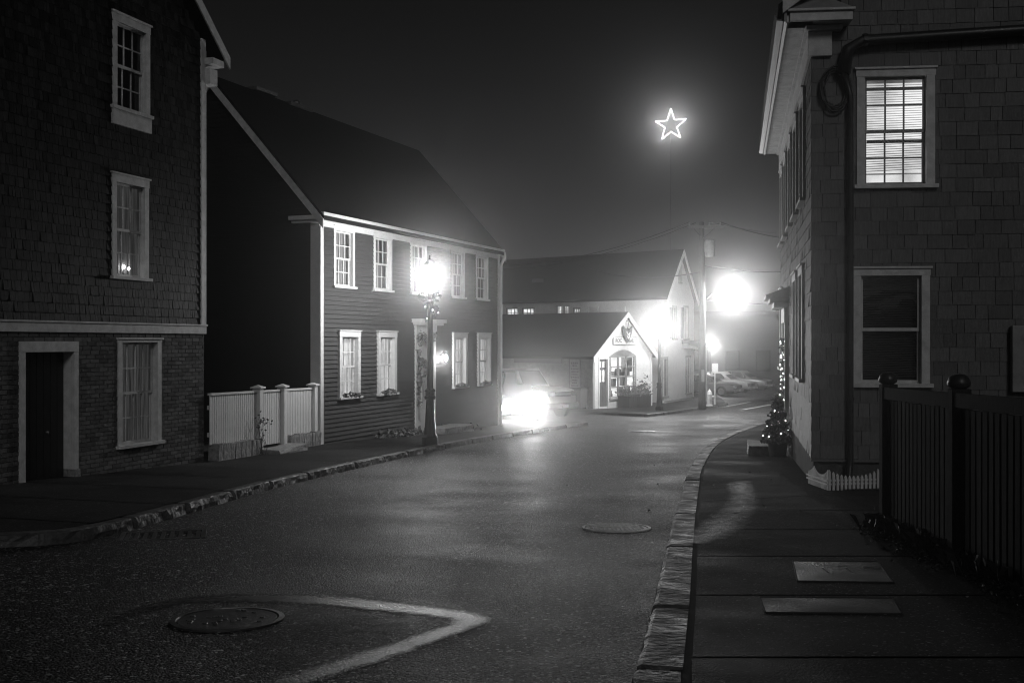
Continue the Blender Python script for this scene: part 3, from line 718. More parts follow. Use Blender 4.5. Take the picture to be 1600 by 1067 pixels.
# granite steps and low plants at the foot of the wall
def stone(name, label, cat, loc, rz, sx, sy, sz, j=.03, group=None, m='granite'):
    mb = MB(); n = 5; vs = []
    nx, ny, nz = 7, 4, 3
    import itertools
    idx = {}
    for i, jj, k in itertools.product(range(nx), range(ny), range(nz)):
        if 0 < i < nx - 1 and 0 < jj < ny - 1 and 0 < k < nz - 1: continue
        idx[(i, jj, k)] = len(vs); q = lambda: R.uniform(-j, j)
        vs.append(((i / (nx - 1) - .5) * sx + q(), (jj / (ny - 1) - .5) * sy + q(), (k / (nz - 1)) * sz + q() * .6))
    fs = []
    for i in range(nx - 1):
        for jj in range(ny - 1):
            fs.append((idx[i, jj, nz - 1], idx[i + 1, jj, nz - 1], idx[i + 1, jj + 1, nz - 1], idx[i, jj + 1, nz - 1]))
        for k in range(nz - 1):
            fs.append((idx[i, 0, k], idx[i + 1, 0, k], idx[i + 1, 0, k + 1], idx[i, 0, k + 1])); fs.append((idx[i + 1, ny - 1, k], idx[i, ny - 1, k], idx[i, ny - 1, k + 1], idx[i + 1, ny - 1, k + 1]))
    for jj in range(ny - 1):
        for k in range(nz - 1):
            fs.append((idx[0, jj + 1, k], idx[0, jj, k], idx[0, jj, k + 1], idx[0, jj + 1, k + 1])); fs.append((idx[nx - 1, jj, k], idx[nx - 1, jj + 1, k], idx[nx - 1, jj + 1, k + 1], idx[nx - 1, jj, k + 1]))
    mb.add(vs, fs); o = mb.build(name, M[m]); o.location = loc; o.rotation_euler = (0, 0, rz)
    return tag(o, label, cat, group)
p = T2 @ Vector((a + 1.1, -.5, 0)); stone('granite_step', 'rough granite doorstep in front of the white front door', 'step', (p.x, p.y, G(p.y) - .06), W2.rot, 2.0, .65, .24)
mb = MB()
for k in range(900):
    u = R.betavariate(2, 2); x = 2.2 + u * 6.6
    if a - .1 < x < b + .1 and R.random() < .9: continue
    y = -abs(R.gauss(0, .2)) - .03; q = T2 @ Vector((x, y, 0)); mb.leaf((q.x, q.y, G(q.y) + R.uniform(.0, .2) * math.exp(y * 2)), R.uniform(.05, .15), flat=.3)
o = mb.build('ground_cover', M['leaf2']); tag(o, 'low leafy ground cover along the foot of the clapboard house', 'ground cover', kind='stuff')

# ================================================================== white fence between the two houses
A = Vector((-5.62, 20.35, 0)); B = Vector((-4.62, 25.3, 0)); fd = (B - A).normalized(); FL = (B - A).length
WF = Wall(A.x, A.y, fd.x, fd.y, G(A.y)); wf = thing('picket_fence', 'white close-boarded picket fence with a gate between the two left houses', 'fence', WF.o, WF.rot)
top = lambda x: W_top0 + (W_top1 - W_top0) * x / FL
W_top0 = WF(330, 614)[1]; W_top1 = WF(488, 605)[1]
gnd = lambda x: G(A.y + fd.y * x) - WF.o[2]
posts = [WF(402, 650)[0], WF(440, 650)[0], WF(488, 650)[0]]
print('fence', W_top0, W_top1, posts, FL)
def pickets(x0, x1, base, parent, nm):
    mb = MB(); x = x0
    while x < x1 - .02:
        w = .072; mb.box(x, min(x + w, x1), -.022, 0, base(x), top(x) - .03 + R.uniform(-.006, .006)); x += w + .020
    mb.build('picket_panel', M['white'], parent, bevel=.004)
    MB().prism([(x0, top(x0) - .03), (x1, top(x1) - .03), (x1, top(x1) + .01), (x0, top(x0) + .01)], -.05, .03, 'y').build('cap_rail', M['white'], parent)
    MB().prism([(x0, gnd(x0) + .45), (x1, gnd(x1) + .45), (x1, gnd(x1) + .53), (x0, gnd(x0) + .53)], .002, .04, 'y').prism([(x0, top(x0) - .3), (x1, top(x1) - .3), (x1, top(x1) - .22), (x0, top(x0) - .22)], .002, .04, 'y').build('rail', M['white'], parent)
pickets(-.1, posts[0] - .09, lambda x: gnd(x) + .3, wf, 'panel'); pickets(posts[1] + .09, posts[2] - .07, lambda x: gnd(x) + .3, wf, 'panel')
gt = MB().box(posts[0] + .1, posts[1] - .1, .005, .03, gnd(posts[0]) + .2, top(posts[0]) - .12).build('gate', M['white'], wf)
pickets(posts[0] + .1, posts[1] - .1, lambda x: gnd(x) + .16, gt, 'gate')
for x in posts:
    MB().box(x - .085, x + .085, -.1, .07, gnd(x) - .1, top(x) + .05).box(x - .12, x + .12, -.135, .105, top(x) + .05, top(x) + .085).add([(x - .11, -.125, top(x) + .085), (x + .11, -.125, top(x) + .085), (x + .11, .095, top(x) + .085), (x - .11, .095, top(x) + .085), (x, -.015, top(x) + .13)], [(0, 1, 4), (1, 2, 4), (2, 3, 4), (3, 0, 4)]).build('post', M['white'], wf, bevel=.006)
TF = Matrix.Translation(WF.o) @ Matrix.Rotation(WF.rot, 4, 'Z')
gsw = thing('granite_footing', 'row of upright granite blocks under the white picket fence', 'low wall', WF.o, WF.rot)
for (x0, x1) in ((-.02, posts[0] - .1), (posts[1] + .12, FL + .1)):
    x = x0
    while x < x1 - .05:
        w = min(R.uniform(.16, .3), x1 - x); o = stone('granite_block', None, None, (x + w / 2, -.05, gnd(x) - .08), 0, w - .012, .22, .38 + R.uniform(-.02, .03), .01); o.parent = gsw; x += w
xm = (posts[0] + posts[1]) / 2; p = TF @ Vector((xm, -.3, 0)); stone('granite_step', 'single low granite step below the gate of the white fence', 'step', (p.x, p.y, G(p.y) - .05), WF.rot, 1.5, .5, .17, .02)
# a bare shrub in front of the fence
p = TF @ Vector((1.75, -.22, 0)); t = thing('bare_shrub', 'thin twiggy shrub growing against the white picket fence', 'shrub', (p.x, p.y, G(p.y)))
mb = MB(); lf = MB()
for k in range(7):
    q = Vector((R.gauss(0, .05), R.gauss(0, .04), 0)); path = [tuple(q)]
    for s in range(5): q = q + Vector((R.gauss(0, .05), R.gauss(0, .03), R.uniform(.1, .17))); path.append(tuple(q))
    mb.tube(path, [.007, .006, .005, .004, .003, .002], 5)
    for s in range(7): lf.leaf(Vector(path[-1]) + Vector((R.gauss(0, .07), R.gauss(0, .05), R.gauss(-.03, .09))), .06)
mb.build('stem', M['pole_wood'], t); lf.build('foliage', M['leaf'], t)
# ================================================================== street lamps
def street_lamp(label, loc, sc=1.0):
    t = thing('street_lamp', label, 'street lamp', loc, 0, 'black post lamps along the street'); t.scale = (sc,) * 3
    b = MB(); b.lathe([(.2, 0), (.2, .16), (.17, .2), (.15, .24), (.125, .5), (.1, .98), (.09, 1.08)], 8); b.lathe([(.125, 1.05), (.135, 1.08), (.135, 1.12), (.11, 1.14), (.11, 1.22), (.13, 1.24), (.125, 1.28), (.08, 1.31)], 12)
    b.build('lamp_base', M['black'], t)
    s = MB(); s.lathe([(.076, 1.28), (.062, 3.28), (.085, 3.3), (.085, 3.36), (.05, 3.4), (.05, 3.52), (.15, 3.62), (.16, 3.68)], 12); s.build('pole', M['black'], t, smooth=False)
    g = MB(); g.lathe([(.13, 3.68), (.19, 3.82), (.2, 3.95), (.17, 4.1), (.12, 4.2)], 20, cap=False); g.build('glass_globe', M['globe_lit'], t, smooth=True)
    c = MB(); c.lathe([(.15, 4.2), (.16, 4.22), (.1, 4.3), (.03, 4.34), (.02, 4.44), (.001, 4.46)], 16); c.build('lamp_cap', M['black'], t)
    point('lamp_bulb', (0, 0, 3.93), 0, .11, t)
    return t
p = onground(672, 692.5); L1 = street_lamp('tall black post lamp with a lit bow, standing before the clapboard house door', tuple(p))
L2p = at(1030, 533, 51.2); q = Vector((L2p.x, 51.2, G(51.2)))
L2l = copy_tree(L1); L2l.location = q; L2l['label'] = 'black post lamp at the kerb by the small gabled shop'
L3l = copy_tree(L1); x = (1110 - CX) / F * 74; L3l.location = (x, 74, G(74)); L3l.scale = (.8,) * 3; L3l['label'] = 'far post lamp glowing in the fog beyond the utility pole'
for o, e in ((L1, 640), (L2l, 1250), (L3l, 850)):
    for ch in o.children:
        if ch.type == 'LIGHT': ch.data = ch.data.copy(); ch.data.energy = e
t = thing('lamp_garland', 'lit evergreen garland and bow hung under the head of the nearest post lamp', 'garland', p + Vector((0, 0, 3.35)))
mb = MB(); bl = MB(); wire = []
for k in range(260):
    u = k / 259; a = u * 9; r = .11 + .05 * R.random(); c = Vector((r * math.cos(a) + .03, r * math.sin(a) - .03, .2 - u * .6 + R.uniform(-.08, .08)))
    mb.leaf(c + Vector((R.gauss(0, .03),) * 3), R.uniform(.06, .13))
    if k % 6 == 0: wire.append(tuple(c * 1.05))
for s in (-1, 1):
    for k in range(40): a = R.uniform(0, 6.28); mb.leaf((s * (.16 + .1 * math.cos(a)), -.15, .1 + .09 * math.sin(a)), .09)
mb.build('foliage', M['leaf'], t); bl.tube(wire, .006, 4); bl.build('wire', M['leaf'], t)
for i, c in enumerate(wire):
    if i % 6 == 0: MB().ball((c[0] * 1.1, c[1] * 1.1 - .02, c[2]), .009, 5).build('bulb', M['bulb'], t)

# ================================================================== small gabled shop
def lit(rect, z=0): return rect
WS = Wall(3.93, 53, .63, .777, G(53)); sh_ = thing('gabled_shop', 'small white gabled shop with an arched display window on the corner', 'shop', WS.o, WS.rot)
LS = 5.35; DS = 12.5; ES = WS(927, 553)[1]; RS = WS(975, 490)[1]; run = 2.75
d_ = WS.rect(936, 560, 949, 634); w_ = WS.rect(954, 556, 991, 619)
print('shop', ES, RS, d_, w_)
ops = [d_, w_]
gs = lambda z: (0, LS) if z < ES else ((z - ES) / (RS - ES) * run, LS - max(0, (z - ES) / (RS - ES) * (LS - run)))
mb = MB(); clapboards(mb, -.2, RS - .05, .13, gs, ops, lap=.022); mb.build('clapboard_front', M['white_clap'], sh_)
mb = MB(); backing(mb, -.2, RS - .05, gs, ops); mb.build('sheathing', M['white_clap'], sh_)
TS_ = frame(0, DS, 0, -1)
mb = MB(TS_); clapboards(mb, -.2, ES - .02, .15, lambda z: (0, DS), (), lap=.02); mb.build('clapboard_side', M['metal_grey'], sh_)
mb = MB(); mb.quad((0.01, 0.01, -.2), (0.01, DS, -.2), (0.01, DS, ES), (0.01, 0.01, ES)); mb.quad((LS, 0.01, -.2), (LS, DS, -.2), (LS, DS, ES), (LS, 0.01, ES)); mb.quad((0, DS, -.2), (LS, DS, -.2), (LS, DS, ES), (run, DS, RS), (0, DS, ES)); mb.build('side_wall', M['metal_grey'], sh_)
sl = (RS - ES) / run; mb = MB(); o_ = .3
mb.prism([(-o_, ES - o_ * sl), (run, RS), (run, RS + .12), (-o_, ES - o_ * sl + .12)], -.25, DS + .2, 'y'); mb.prism([(LS + o_, ES - o_ * sl), (run, RS), (run, RS + .12), (LS + o_, ES - o_ * sl + .12)], -.25, DS + .2, 'y'); mb.build('roof', M['roof2'], sh_)
mb = MB(); mb.prism([(-o_ - .02, ES - o_ * sl - .16), (run, RS - .16), (run, RS + .1), (-o_ - .02, ES - o_ * sl + .1)], -.3, -.25, 'y'); mb.prism([(LS + o_ + .02, ES - o_ * sl - .16), (run, RS - .16), (run, RS + .1), (LS + o_ + .02, ES - o_ * sl + .1)], -.3, -.25, 'y'); mb.build('rake_board', M['white'], sh_)
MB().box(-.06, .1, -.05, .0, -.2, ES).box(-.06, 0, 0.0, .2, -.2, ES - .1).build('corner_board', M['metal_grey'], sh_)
MB().box(LS - .12, LS + .05, -.05, .0, -.2, ES).build('corner_board', M['white_clap'], sh_)
a, b, c, d = d_
dm = MB(); dm.box(a - .1, a, -.04, .1, c - .1, d + .1); dm.box(b, b + .1, -.04, .1, c - .1, d + .1); dm.box(a, b, -.04, .1, d, d + .1); dm.build('door_frame', M['white_clap'], sh_)
dd = MB(); dd.box(a, b, .06, .1, c - .1, c + (d - c) * .52); h = d - c
for x0, x1 in ((0, .16), (.46, .54), (.84, 1)): dd.box(a + (b - a) * x0, a + (b - a) * x1, .06, .1, c + h * .52, d)
for x0, x1 in ((.16, .46), (.54, .84)): dd.box(a + (b - a) * x0, a + (b - a) * x1, .06, .1, c + h * .77, c + h * .82); dd.box(a + (b - a) * x0, a + (b - a) * x1, .06, .1, c + h * .95, d)
for q in (.12, .56): dd.box(a + (b - a) * q, a + (b - a) * (q + .32), .05, .06, c + h * .08, c + h * .44)
dd = dd.build('door', M['sign_dark'], sh_); MB().quad((a, .11, c), (b, .11, c), (b, .11, d), (a, .11, d)).build('pane', M['far_lit'], dd); MB().ball((b - .08, .03, c + h * .45), .03).build('handle', M['chrome'], dd)
a, b, c, d = w_; h = d - c
wm_ = MB()
for i in range(4): x = a + (b - a) * i / 3; wm_.box(x - .03, x + .03, -.01, .08, c, d)
for i in range(5): z = c + h * i / 4; wm_.box(a - .04, b + .04, -.015, .07, z - .03, z + .03)
ar = [(a - .12 + (b - a + .24) * i / 14, d + .02 + .32 * math.sin(math.pi * i / 14)) for i in range(15)]
wm_.prism([(p[0], p[1]) for p in ar] , -.06, .02, 'y'); wm_.box(a - .12, a - .03, -.05, .08, c - .1, d + .02); wm_.box(b + .03, b + .12, -.05, .08, c - .1, d + .02); wm_.box(a - .16, b + .16, -.1, .02, c - .12, c - .03)
wo = wm_.build('display_window', M['metal_grey'], sh_)
MB().quad((a, .05, c), (b, .05, c), (b, .05, d), (a, .05, d)).build('pane', M['pane'], wo)
MB().box(a - .05, b + .05, .7, .72, c - .2, d + .1).box(a - .05, a - .04, .09, .7, c - .2, d + .1).box(b + .04, b + .05, .09, .7, c - .2, d + .1).build('lit_room', M['far_lit'], wo)
gd = MB()
for i in range(26): x = R.uniform(a + .1, b - .1); z = c + h * R.choice((0, .25, .5)); w = R.uniform(.05, .16); gd.box(x - w, x + w, .25, .45, z + .03, z + .03 + R.uniform(.15, .5))
gd.build('goods', M['cloth'], wo); MB().box(a + (b - a) * .52, b - .05, .1, .12, c + h * .62, d - .05).build('poster', M['sign_white'], wo)
TSW = Matrix.Translation(WS.o) @ Matrix.Rotation(WS.rot, 4, 'Z')
def text(body, size, T, m, parent, name, depth=.006, bold=False):
    c = bpy.data.curves.new(name, 'FONT'); c.body = body; c.size = size; c.align_x = 'CENTER'; c.align_y = 'CENTER'; c.extrude = depth; c.offset = .004 if bold else 0
    c.materials.append(m); f = bpy.data.objects.new(name + '_curve', c); me = bpy.data.meshes.new_from_object(f); bpy.data.objects.remove(f)
    o = bpy.data.objects.new(name, me); COL.objects.link(o); o.parent = parent
    o.matrix_local = T @ Matrix.Rotation(math.pi / 2, 4, 'X'); return o
r = WS.rect(957, 525.5, 992, 537); cx, cz = (r[0] + r[1]) / 2, (r[2] + r[3]) / 2
t = thing('shop_sign', 'white lettered name board over the arched shop window', 'sign', TSW @ Vector((cx, -.03, cz)), WS.rot)
w, h = (r[1] - r[0]) / 2, (r[3] - r[2]) / 2
MB().box(-w, w, -.03, 0, -h, h).build('board', M['sign_white'], t); MB().box(-w - .03, w + .03, -.04, 0, h, h + .03).box(-w - .03, w + .03, -.04, 0, -h - .03, -h).box(-w - .03, -w, -.04, 0, -h, h).box(w, w + .03, -.04, 0, -h, h).build('sign_frame', M['sign_dark'], t)
text('ROC', h * 1.5, Matrix.Translation((-w * .55, -.035, 0)), M['sign_dark'], t, 'lettering', bold=True); text('NAIL', h * 1.5, Matrix.Translation((w * .55, -.035, 0)), M['sign_dark'], t, 'lettering', bold=True)
r = WS.rect(968, 508, 982, 534); cx, cz = (r[0] + r[1]) / 2, (r[2] + r[3]) / 2; w, h = (r[1] - r[0]) / 2, (r[3] - r[2]) / 2
t = thing('emblem_sign', 'dark pointed shield emblem hanging from a bracket under the shop gable', 'sign', TSW @ Vector((cx, -.22, cz)), WS.rot)
MB().prism([(-w, h), (-w * .45, h * .55), (0, h * .75), (w * .45, h * .55), (w, h), (w * .7, -.1 * h), (0, -h), (-w * .85, -.1 * h)], -.04, .04, 'y').build('board', M['sign_dark'], t)
MB().tube([(-w * .4, -.055, .3 * h), (-.1 * w, -.055, -.1 * h), (w * .3, -.055, .2 * h), (.05 * w, -.055, -.5 * h)], .03, 6).tube([(-w * .3, -.05, -.2 * h), (0, -.055, -.55 * h), (w * .3, -.055, -.2 * h)], .025, 6).build('emblem', M['sign_white'], t)
MB().tube([(0, .2, h * 1.9), (0, -.1, h * 1.9), (0, 0, h * .7)], .02, 5).tube([(-w * .7, 0, h * 1.6), (w * .7, 0, h * 1.6)], .02, 5).build('bracket', M['black'], t)
WSS = Wall(3.93, 53, .777, -.63, G(53))                    # side wall seen from the lot: negative x runs back
TSS = Matrix.Translation(WS.o) @ Matrix.Rotation(WSS.rot, 4, 'Z')
def board(name, px, label, m, txt=None, fm=None):
    r = WSS.rect(*px); cx, cz = (r[0] + r[1]) / 2, (r[2] + r[3]) / 2; w, h = (r[1] - r[0]) / 2, (r[3] - r[2]) / 2
    t = thing(name, label, 'sign', TSS @ Vector((cx, -.03, cz)), WSS.rot); MB().box(-w, w, -.025, 0, -h, h).build('board', M[m], t)
    MB().box(-w - .03, w + .03, -.035, 0, h, h + .03).box(-w - .03, w + .03, -.035, 0, -h - .03, -h).box(-w - .03, -w, -.035, 0, -h, h).box(w, w + .03, -.035, 0, -h, h).build('sign_frame', M[fm or 'sign_dark'], t)
    return t, w, h
t, w, h = board('notice_board', (891, 560, 907, 606), 'tall pale notice board with rows of dark lettering on the shop side wall', 'metal_grey')
for i in range(9):
    ln = MB(); z = h * (.72 - i * .19); u = w * R.uniform(.4, .8)
    x = -u
    while x < u: k = R.uniform(.04, .1); ln.box(x, min(u, x + k), -.03, -.025, z - .035, z + (.05 if i < 2 else .03)); x += k + .03
    ln.build('lettering', M['sign_dark'], t)
t, w, h = board('long_sign', (805, 557, 878, 565), 'long dark sign board under the shop eave above the parked truck', 'sign_dark')
# planter, bin
p = onground(977, 638); r = WS.rect(957, 606, 998, 640)
t = thing('wooden_planter', 'dark wooden barrel planter below the arched shop window', 'planter', TSW @ Vector(((r[0] + r[1]) / 2 + .1, -.45, 0)), WS.rot)
w = (r[1] - r[0]) / 2 * .85; mb = MB(); n = 11
for i in range(n): mb.box(-w + 2 * w * i / n, -w + 2 * w * (i + 1) / n - .02, -.36, -.32, -.1, .62)
mb.box(-w, w, -.32, .3, -.1, .56); mb.build('box', M['fence_wood'], t)
tp = thing('planter_shrub', 'bushy plants filling the wooden planter outside the shop', 'shrub', TSW @ Vector(((r[0] + r[1]) / 2 + .1, -.45, .55)), WS.rot); lf = MB(); st = MB()
for k in range(900): u = R.uniform(-1, 1); lf.leaf((u * w * 1.05, R.gauss(-.1, .2), abs(R.gauss(0, .3)) * (1.2 if u > .4 else .75)), R.uniform(.08, .18))
for k in range(8): st.tube([(R.uniform(-w, w), 0, -.05), (R.uniform(-w, w), -.1, .5)], .012, 5)
lf.build('foliage', M['leaf2'], tp); st.build('stem', M['pole_wood'], tp)
r = WSS.rect(908, 606, 917, 634); t = thing('wheeled_bin', 'dark upright bin against the shop side wall near the corner', 'bin', TSS @ Vector(((r[0] + r[1]) / 2, -.4, 0)), WSS.rot)
MB().add([(-.24, -.24, .05), (.24, -.24, .05), (.24, .24, .05), (-.24, .24, .05), (-.3, -.3, .95), (.3, -.3, .95), (.3, .3, .95), (-.3, .3, .95)], [(3, 2, 1, 0), (0, 1, 5, 4), (1, 2, 6, 5), (2, 3, 7, 6), (3, 0, 4, 7), (4, 5, 6, 7)]).build('body', M['sign_dark'], t)
MB().prism([(-.33, .95), (.33, .95), (.3, 1.03), (-.28, 1.06)], -.32, .32).build('lid', M['black'], t); MB().tube([(-.27, .24, .1), (.27, .24, .1)], .1, 10).build('wheel', M['tyre'], t)

# ================================================================== larger gabled house behind the shop
WB = Wall(8.37, 60, .45, .893, G(60)); bb = thing('gabled_building', 'long two storey building with a white gable end and stone base behind the corner shop', 'building', WB.o, WB.rot)
LB = 5.5; EB = WB(1038, 465)[1]; RB = WB(1062, 393)[1]; run = 2.8
wins = [WB.rect(1051, 480, 1056, 528), WB.rect(1068, 480, 1074, 528), WB.rect(1035, 560, 1042, 618), WB.rect(1071, 558, 1078, 613), WB.rect(1060, 412, 1063, 440)]
gs = lambda z: (0, LB) if z < EB else ((z - EB) / (RB - EB) * run, LB - (z - EB) / (RB - EB) * (LB - run))
zst = WB(1060, 622)[1]
mb = MB(); clapboards(mb, zst, RB - .05, .14, gs, wins, lap=.022); mb.build('clapboard_front', M['white_clap'], bb)
mb = MB(); backing(mb, -.4, RB - .05, gs, wins); mb.build('sheathing', M['white_clap'], bb)
st_ = MB(); x = 0
while x < LB:
    w = R.uniform(.25, .5); z = -.3
    while z < zst: hh = R.uniform(.16, .3); st_.box(x + .01, min(LB, x + w) - .01, -.08 - R.uniform(0, .05), 0.0, z, min(zst, z + hh) - .012, .012); z += hh
    x += w
st_.build('stone_base', M['granite'], bb)
DB = 21.0
ca, sa = math.cos(-WB.rot), math.sin(-WB.rot); dv = (-.77 * ca - .63 * sa, -.77 * sa + .63 * ca); nn = math.hypot(*dv); dv = (dv[0] / nn, dv[1] / nn)   # side direction in the local frame
TB = frame(0, 0, -dv[0], -dv[1])
mb = MB(TB); WBS = Wall(8.37, 60, .77, -.63, G(60))
rects = [WBS.rect(*q) for q in ((793, 482, 809, 494), (818, 482, 834, 494), (872, 478, 879, 493), (883, 478, 889, 493), (898, 482, 906, 492))]
clapboards(mb, -.3, EB - .05, .15, lambda z: (-DB, 0), rects, lap=.02); mb.build('clapboard_side', M['white_clap'], bb)
mb = MB(TB); backing(mb, -.3, EB, lambda z: (-DB, 0), rects, step=.2); mb.build('side_sheathing', M['white_clap'], bb)
for r in rects:
    fm = MB(TB); fm.box(r[0] - .08, r[0], -.04, .08, r[2] - .08, r[3] + .08); fm.box(r[1], r[1] + .08, -.04, .08, r[2] - .08, r[3] + .08); fm.box(r[0], r[1], -.04, .08, r[3], r[3] + .08); fm.box(r[0], r[1], -.04, .08, r[2] - .08, r[2])
    n = 3
    for i in range(1, n): x = r[0] + (r[1] - r[0]) * i / n; fm.box(x - .02, x + .02, .01, .05, r[2], r[3])
    fm.box(r[0], r[1], .012, .048, (r[2] + r[3]) / 2 - .02, (r[2] + r[3]) / 2 + .02); fo = fm.build('window', M['metal_grey'], bb)
    MB(TB).quad((r[0], .07, r[2]), (r[1], .07, r[2]), (r[1], .07, r[3]), (r[0], .07, r[3])).build('pane', M['far_lit'], fo)
for px0, px1 in ((909, 921), (925, 936), (940, 978)):
    r = WBS.rect(px0, 479, px1, 500); MB(TB).box(r[0], r[1], -.12, -.025, r[2] - .6, r[3]).build('bay_panel', M['white_clap'], bb)
ex = lambda t, x, z: (x + dv[0] * t, dv[1] * t, z)
mb = MB(); o_ = .1; sl = (RB - EB) / run
for sg in (0, 1):
    xe, ze = (-o_, EB - o_ * sl) if not sg else (LB + o_, EB - o_ * sl)
    v = [ex(t, x, z) for t in (-.25, DB + .3) for x, z in ((xe, ze + .02), (run, RB + .02), (run, RB + .16), (xe, ze + .16))]
    mb.add(v, [(0, 1, 2, 3), (7, 6, 5, 4), (0, 4, 5, 1), (1, 5, 6, 2), (2, 6, 7, 3), (3, 7, 4, 0)])
rf = mb.build('roof', M['roof2'], bb)
u = WBS(909, 433); 
mid = ex(9.3, run * .42, EB + (RB - EB) * .42 + .2); MB().box(mid[0] - .28, mid[0] + .28, mid[1] - .4, mid[1] + .4, mid[2] - .12, mid[2] + .1).build('skylight', M['chrome'], rf)
rk = MB()
for sg in (0, 1):
    xe = -o_ if not sg else LB + o_; ze = EB - o_ * sl
    rk.prism([(xe, ze - .16), (run, RB - .16), (run, RB + .12), (xe, ze + .12)], -.3, -.25, 'y')
rk.build('rake_board', M['white'], bb)
mb = MB(); mb.quad((LB, 0.01, -.4), ex(DB, LB, -.4), ex(DB, LB, EB), (LB, 0.01, EB)); mb.add([ex(DB, 0, -.4), ex(DB, LB, -.4), ex(DB, LB, EB), ex(DB, run, RB), ex(DB, 0, EB)], [(0, 1, 2, 3, 4)]); mb.build('rear_wall', M['white_clap'], bb)
for i, r in enumerate(wins):
    fm = MB(); fm.box(r[0] - .1, r[0], -.04, .06, r[2], r[3]); fm.box(r[1], r[1] + .1, -.04, .06, r[2], r[3]); fm.box(r[0] - .1, r[1] + .1, -.045, .06, r[3], r[3] + .12); fm.box(r[0] - .14, r[1] + .14, -.09, .06, r[2] - .08, r[2])
    fm.box((r[0] + r[1]) / 2 - .02, (r[0] + r[1]) / 2 + .02, .01, .05, r[2], r[3]); fm.box(r[0], r[1], .012, .048, (r[2] + r[3]) / 2 - .025, (r[2] + r[3]) / 2 + .025)
    fo = fm.build('window', M['metal_grey'], bb); MB().quad((r[0], .06, r[2]), (r[1], .06, r[2]), (r[1], .06, r[3]), (r[0], .06, r[3])).build('pane', M['car_glass'], fo)
    if i in (0, 1):
        s = MB(); s.box(r[0] - .62, r[0] - .13, -.07, -.03, r[2], r[3])
        for k in range(12): z = r[2] + (r[3] - r[2]) * (k + .3) / 12; s.box(r[0] - .58, r[0] - .17, -.085, -.07, z, z + .05)
        s.build('shutter', M['sign_dark'], bb)
r = wins[1]; MB().box(r[0] - .5, r[1] + 1.0, -.5, -.05, r[2] - .3, r[2] - .12).build('window_box', M['sign_dark'], bb)
r = WB.rect(1066, 536, 1088, 545); MB().prism([(-.9, r[2]), (-.02, r[2] + .1), (-.02, r[3] + .1), (-.9, r[2] + .12)], r[0], r[1]).build('door_canopy', M['metal_grey'], bb)
# ================================================================== low flat-roofed building across the side street
fb = thing('flat_roofed_building', 'long low flat-roofed building fading into fog beyond the parked cars', 'building', (13.6, 88, G(88)))
H = 5.55; MB().box(0, 13, 0, 9, -.2, H).build('wall', M['clap'], fb); MB().box(-.25, 13.2, -.3, 9.2, H, H + .28).build('roof_edge', M['roof2'], fb)
for i in range(5):
    x = 1.2 + i * 2.5; f = MB().box(x - .1, x + 1.1, -.06, .0, 1.0, 1.1).box(x - .1, x + 1.1, -.06, .0, 2.6, 2.7).box(x - .1, x, -.06, 0, 1.1, 2.6).box(x + 1, x + 1.1, -.06, 0, 1.1, 2.6).build('window', M['clap_dark'], fb); MB().quad((x, -.02, 1.1), (x + 1, -.02, 1.1), (x + 1, -.02, 2.6), (x, -.02, 2.6)).build('pane', M['car_glass'], f)
MB().lathe([(.35, 0), (.35, .4), (.5, .42), (.3, .7), (.02, .8)], 12, (8.4, 1.5, H + .2)).build('roof_vent', M['metal_grey'], fb)

# ================================================================== utility pole, wires, hydrant, sign
PB = Vector((at(1097, 533, 55).x, 55, G(55))); up_ = thing('utility_pole', 'tall wooden utility pole with a crossarm and transformer at the side street corner', 'utility pole', PB)
PH = 9.35
MB().tube([(0, 0, -.2), (.03, 0, PH * .5), (-.02, 0, PH)], [.19, .16, .12], 12).build('pole', M['pole_wood'], up_, smooth=True)
MB().box(-.75, 1.05, -.14, -.04, PH - .32, PH - .18).tube([(-.5, -.1, PH - .25), (0, -.12, PH - .85)], .02, 5).tube([(.7, -.1, PH - .25), (0, -.12, PH - .85)], .02, 5).build('crossarm', M['pole_wood'], up_)
for x in (-.65, -.3, .35, .9): MB().lathe([(.02, 0), (.05, .03), (.03, .08), (.05, .12), (.02, .18)], 8, (x, -.09, PH - .18)).build('insulator', M['metal_grey'], up_)
MB().lathe([(.02, -.02), (.22, 0), (.24, .05), (.24, .8), (.2, .86), (.05, .9)], 14, (.38, -.1, PH - 1.75)).box(.1, .2, -.15, -.05, PH - 1.5, PH - 1.0).build('transformer', M['metal_grey'], up_)
MB().tube([(.2, -.1, .3), (.2, -.1, 3.2)], .04, 6).box(-.06, .08, -.24, -.16, 1.3, 1.9).build('conduit', M['metal_grey'], up_)
cz = at(1145, 460, 55).z - PB.z; cxx = at(1145, 460, 55).x - PB.x
t = thing('street_light', 'glaring street light on an arm high on the utility pole', 'street light', PB + Vector((0, 0, cz)))
MB().tube([(.1, 0, -.35), (.5, 0, .05), (cxx - .25, 0, .2)], .03, 8).build('arm', M['metal_grey'], t)
MB().prism([(-.32, .16), (.3, .14), (.36, .22), (.2, .3), (-.25, .28)], cxx - .02, cxx + .02, 'x').box(cxx - .3, cxx + .35, -.13, .13, .15, .24).build('lamp_head', M['metal_grey'], t, bevel=.03)
MB().ball((cxx, 0, .1), .12, 10, .7).build('lens', M['globe_lit'], t); SL = point('lamp_bulb', (cxx, 0, .02), 1700, .1, t)
WIRES = [((780, 404, 70), (-.65, PH)), ((788, 410, 70), (.35, PH)), ((640, 400, 75), (-.3, PH - .05))]
def wire(name, a, b, sag, label, r=.022):
    a = Vector(a); b = Vector(b); path = [a + (b - a) * (i / 24) - Vector((0, 0, sag * 4 * (i / 24) * (1 - i / 24))) for i in range(25)]
    mb = MB(); mb.tube([p - a for p in path], r, 5); o = mb.build(name, M['black']); o.location = a; return tag(o, label, 'wire', 'overhead wires')
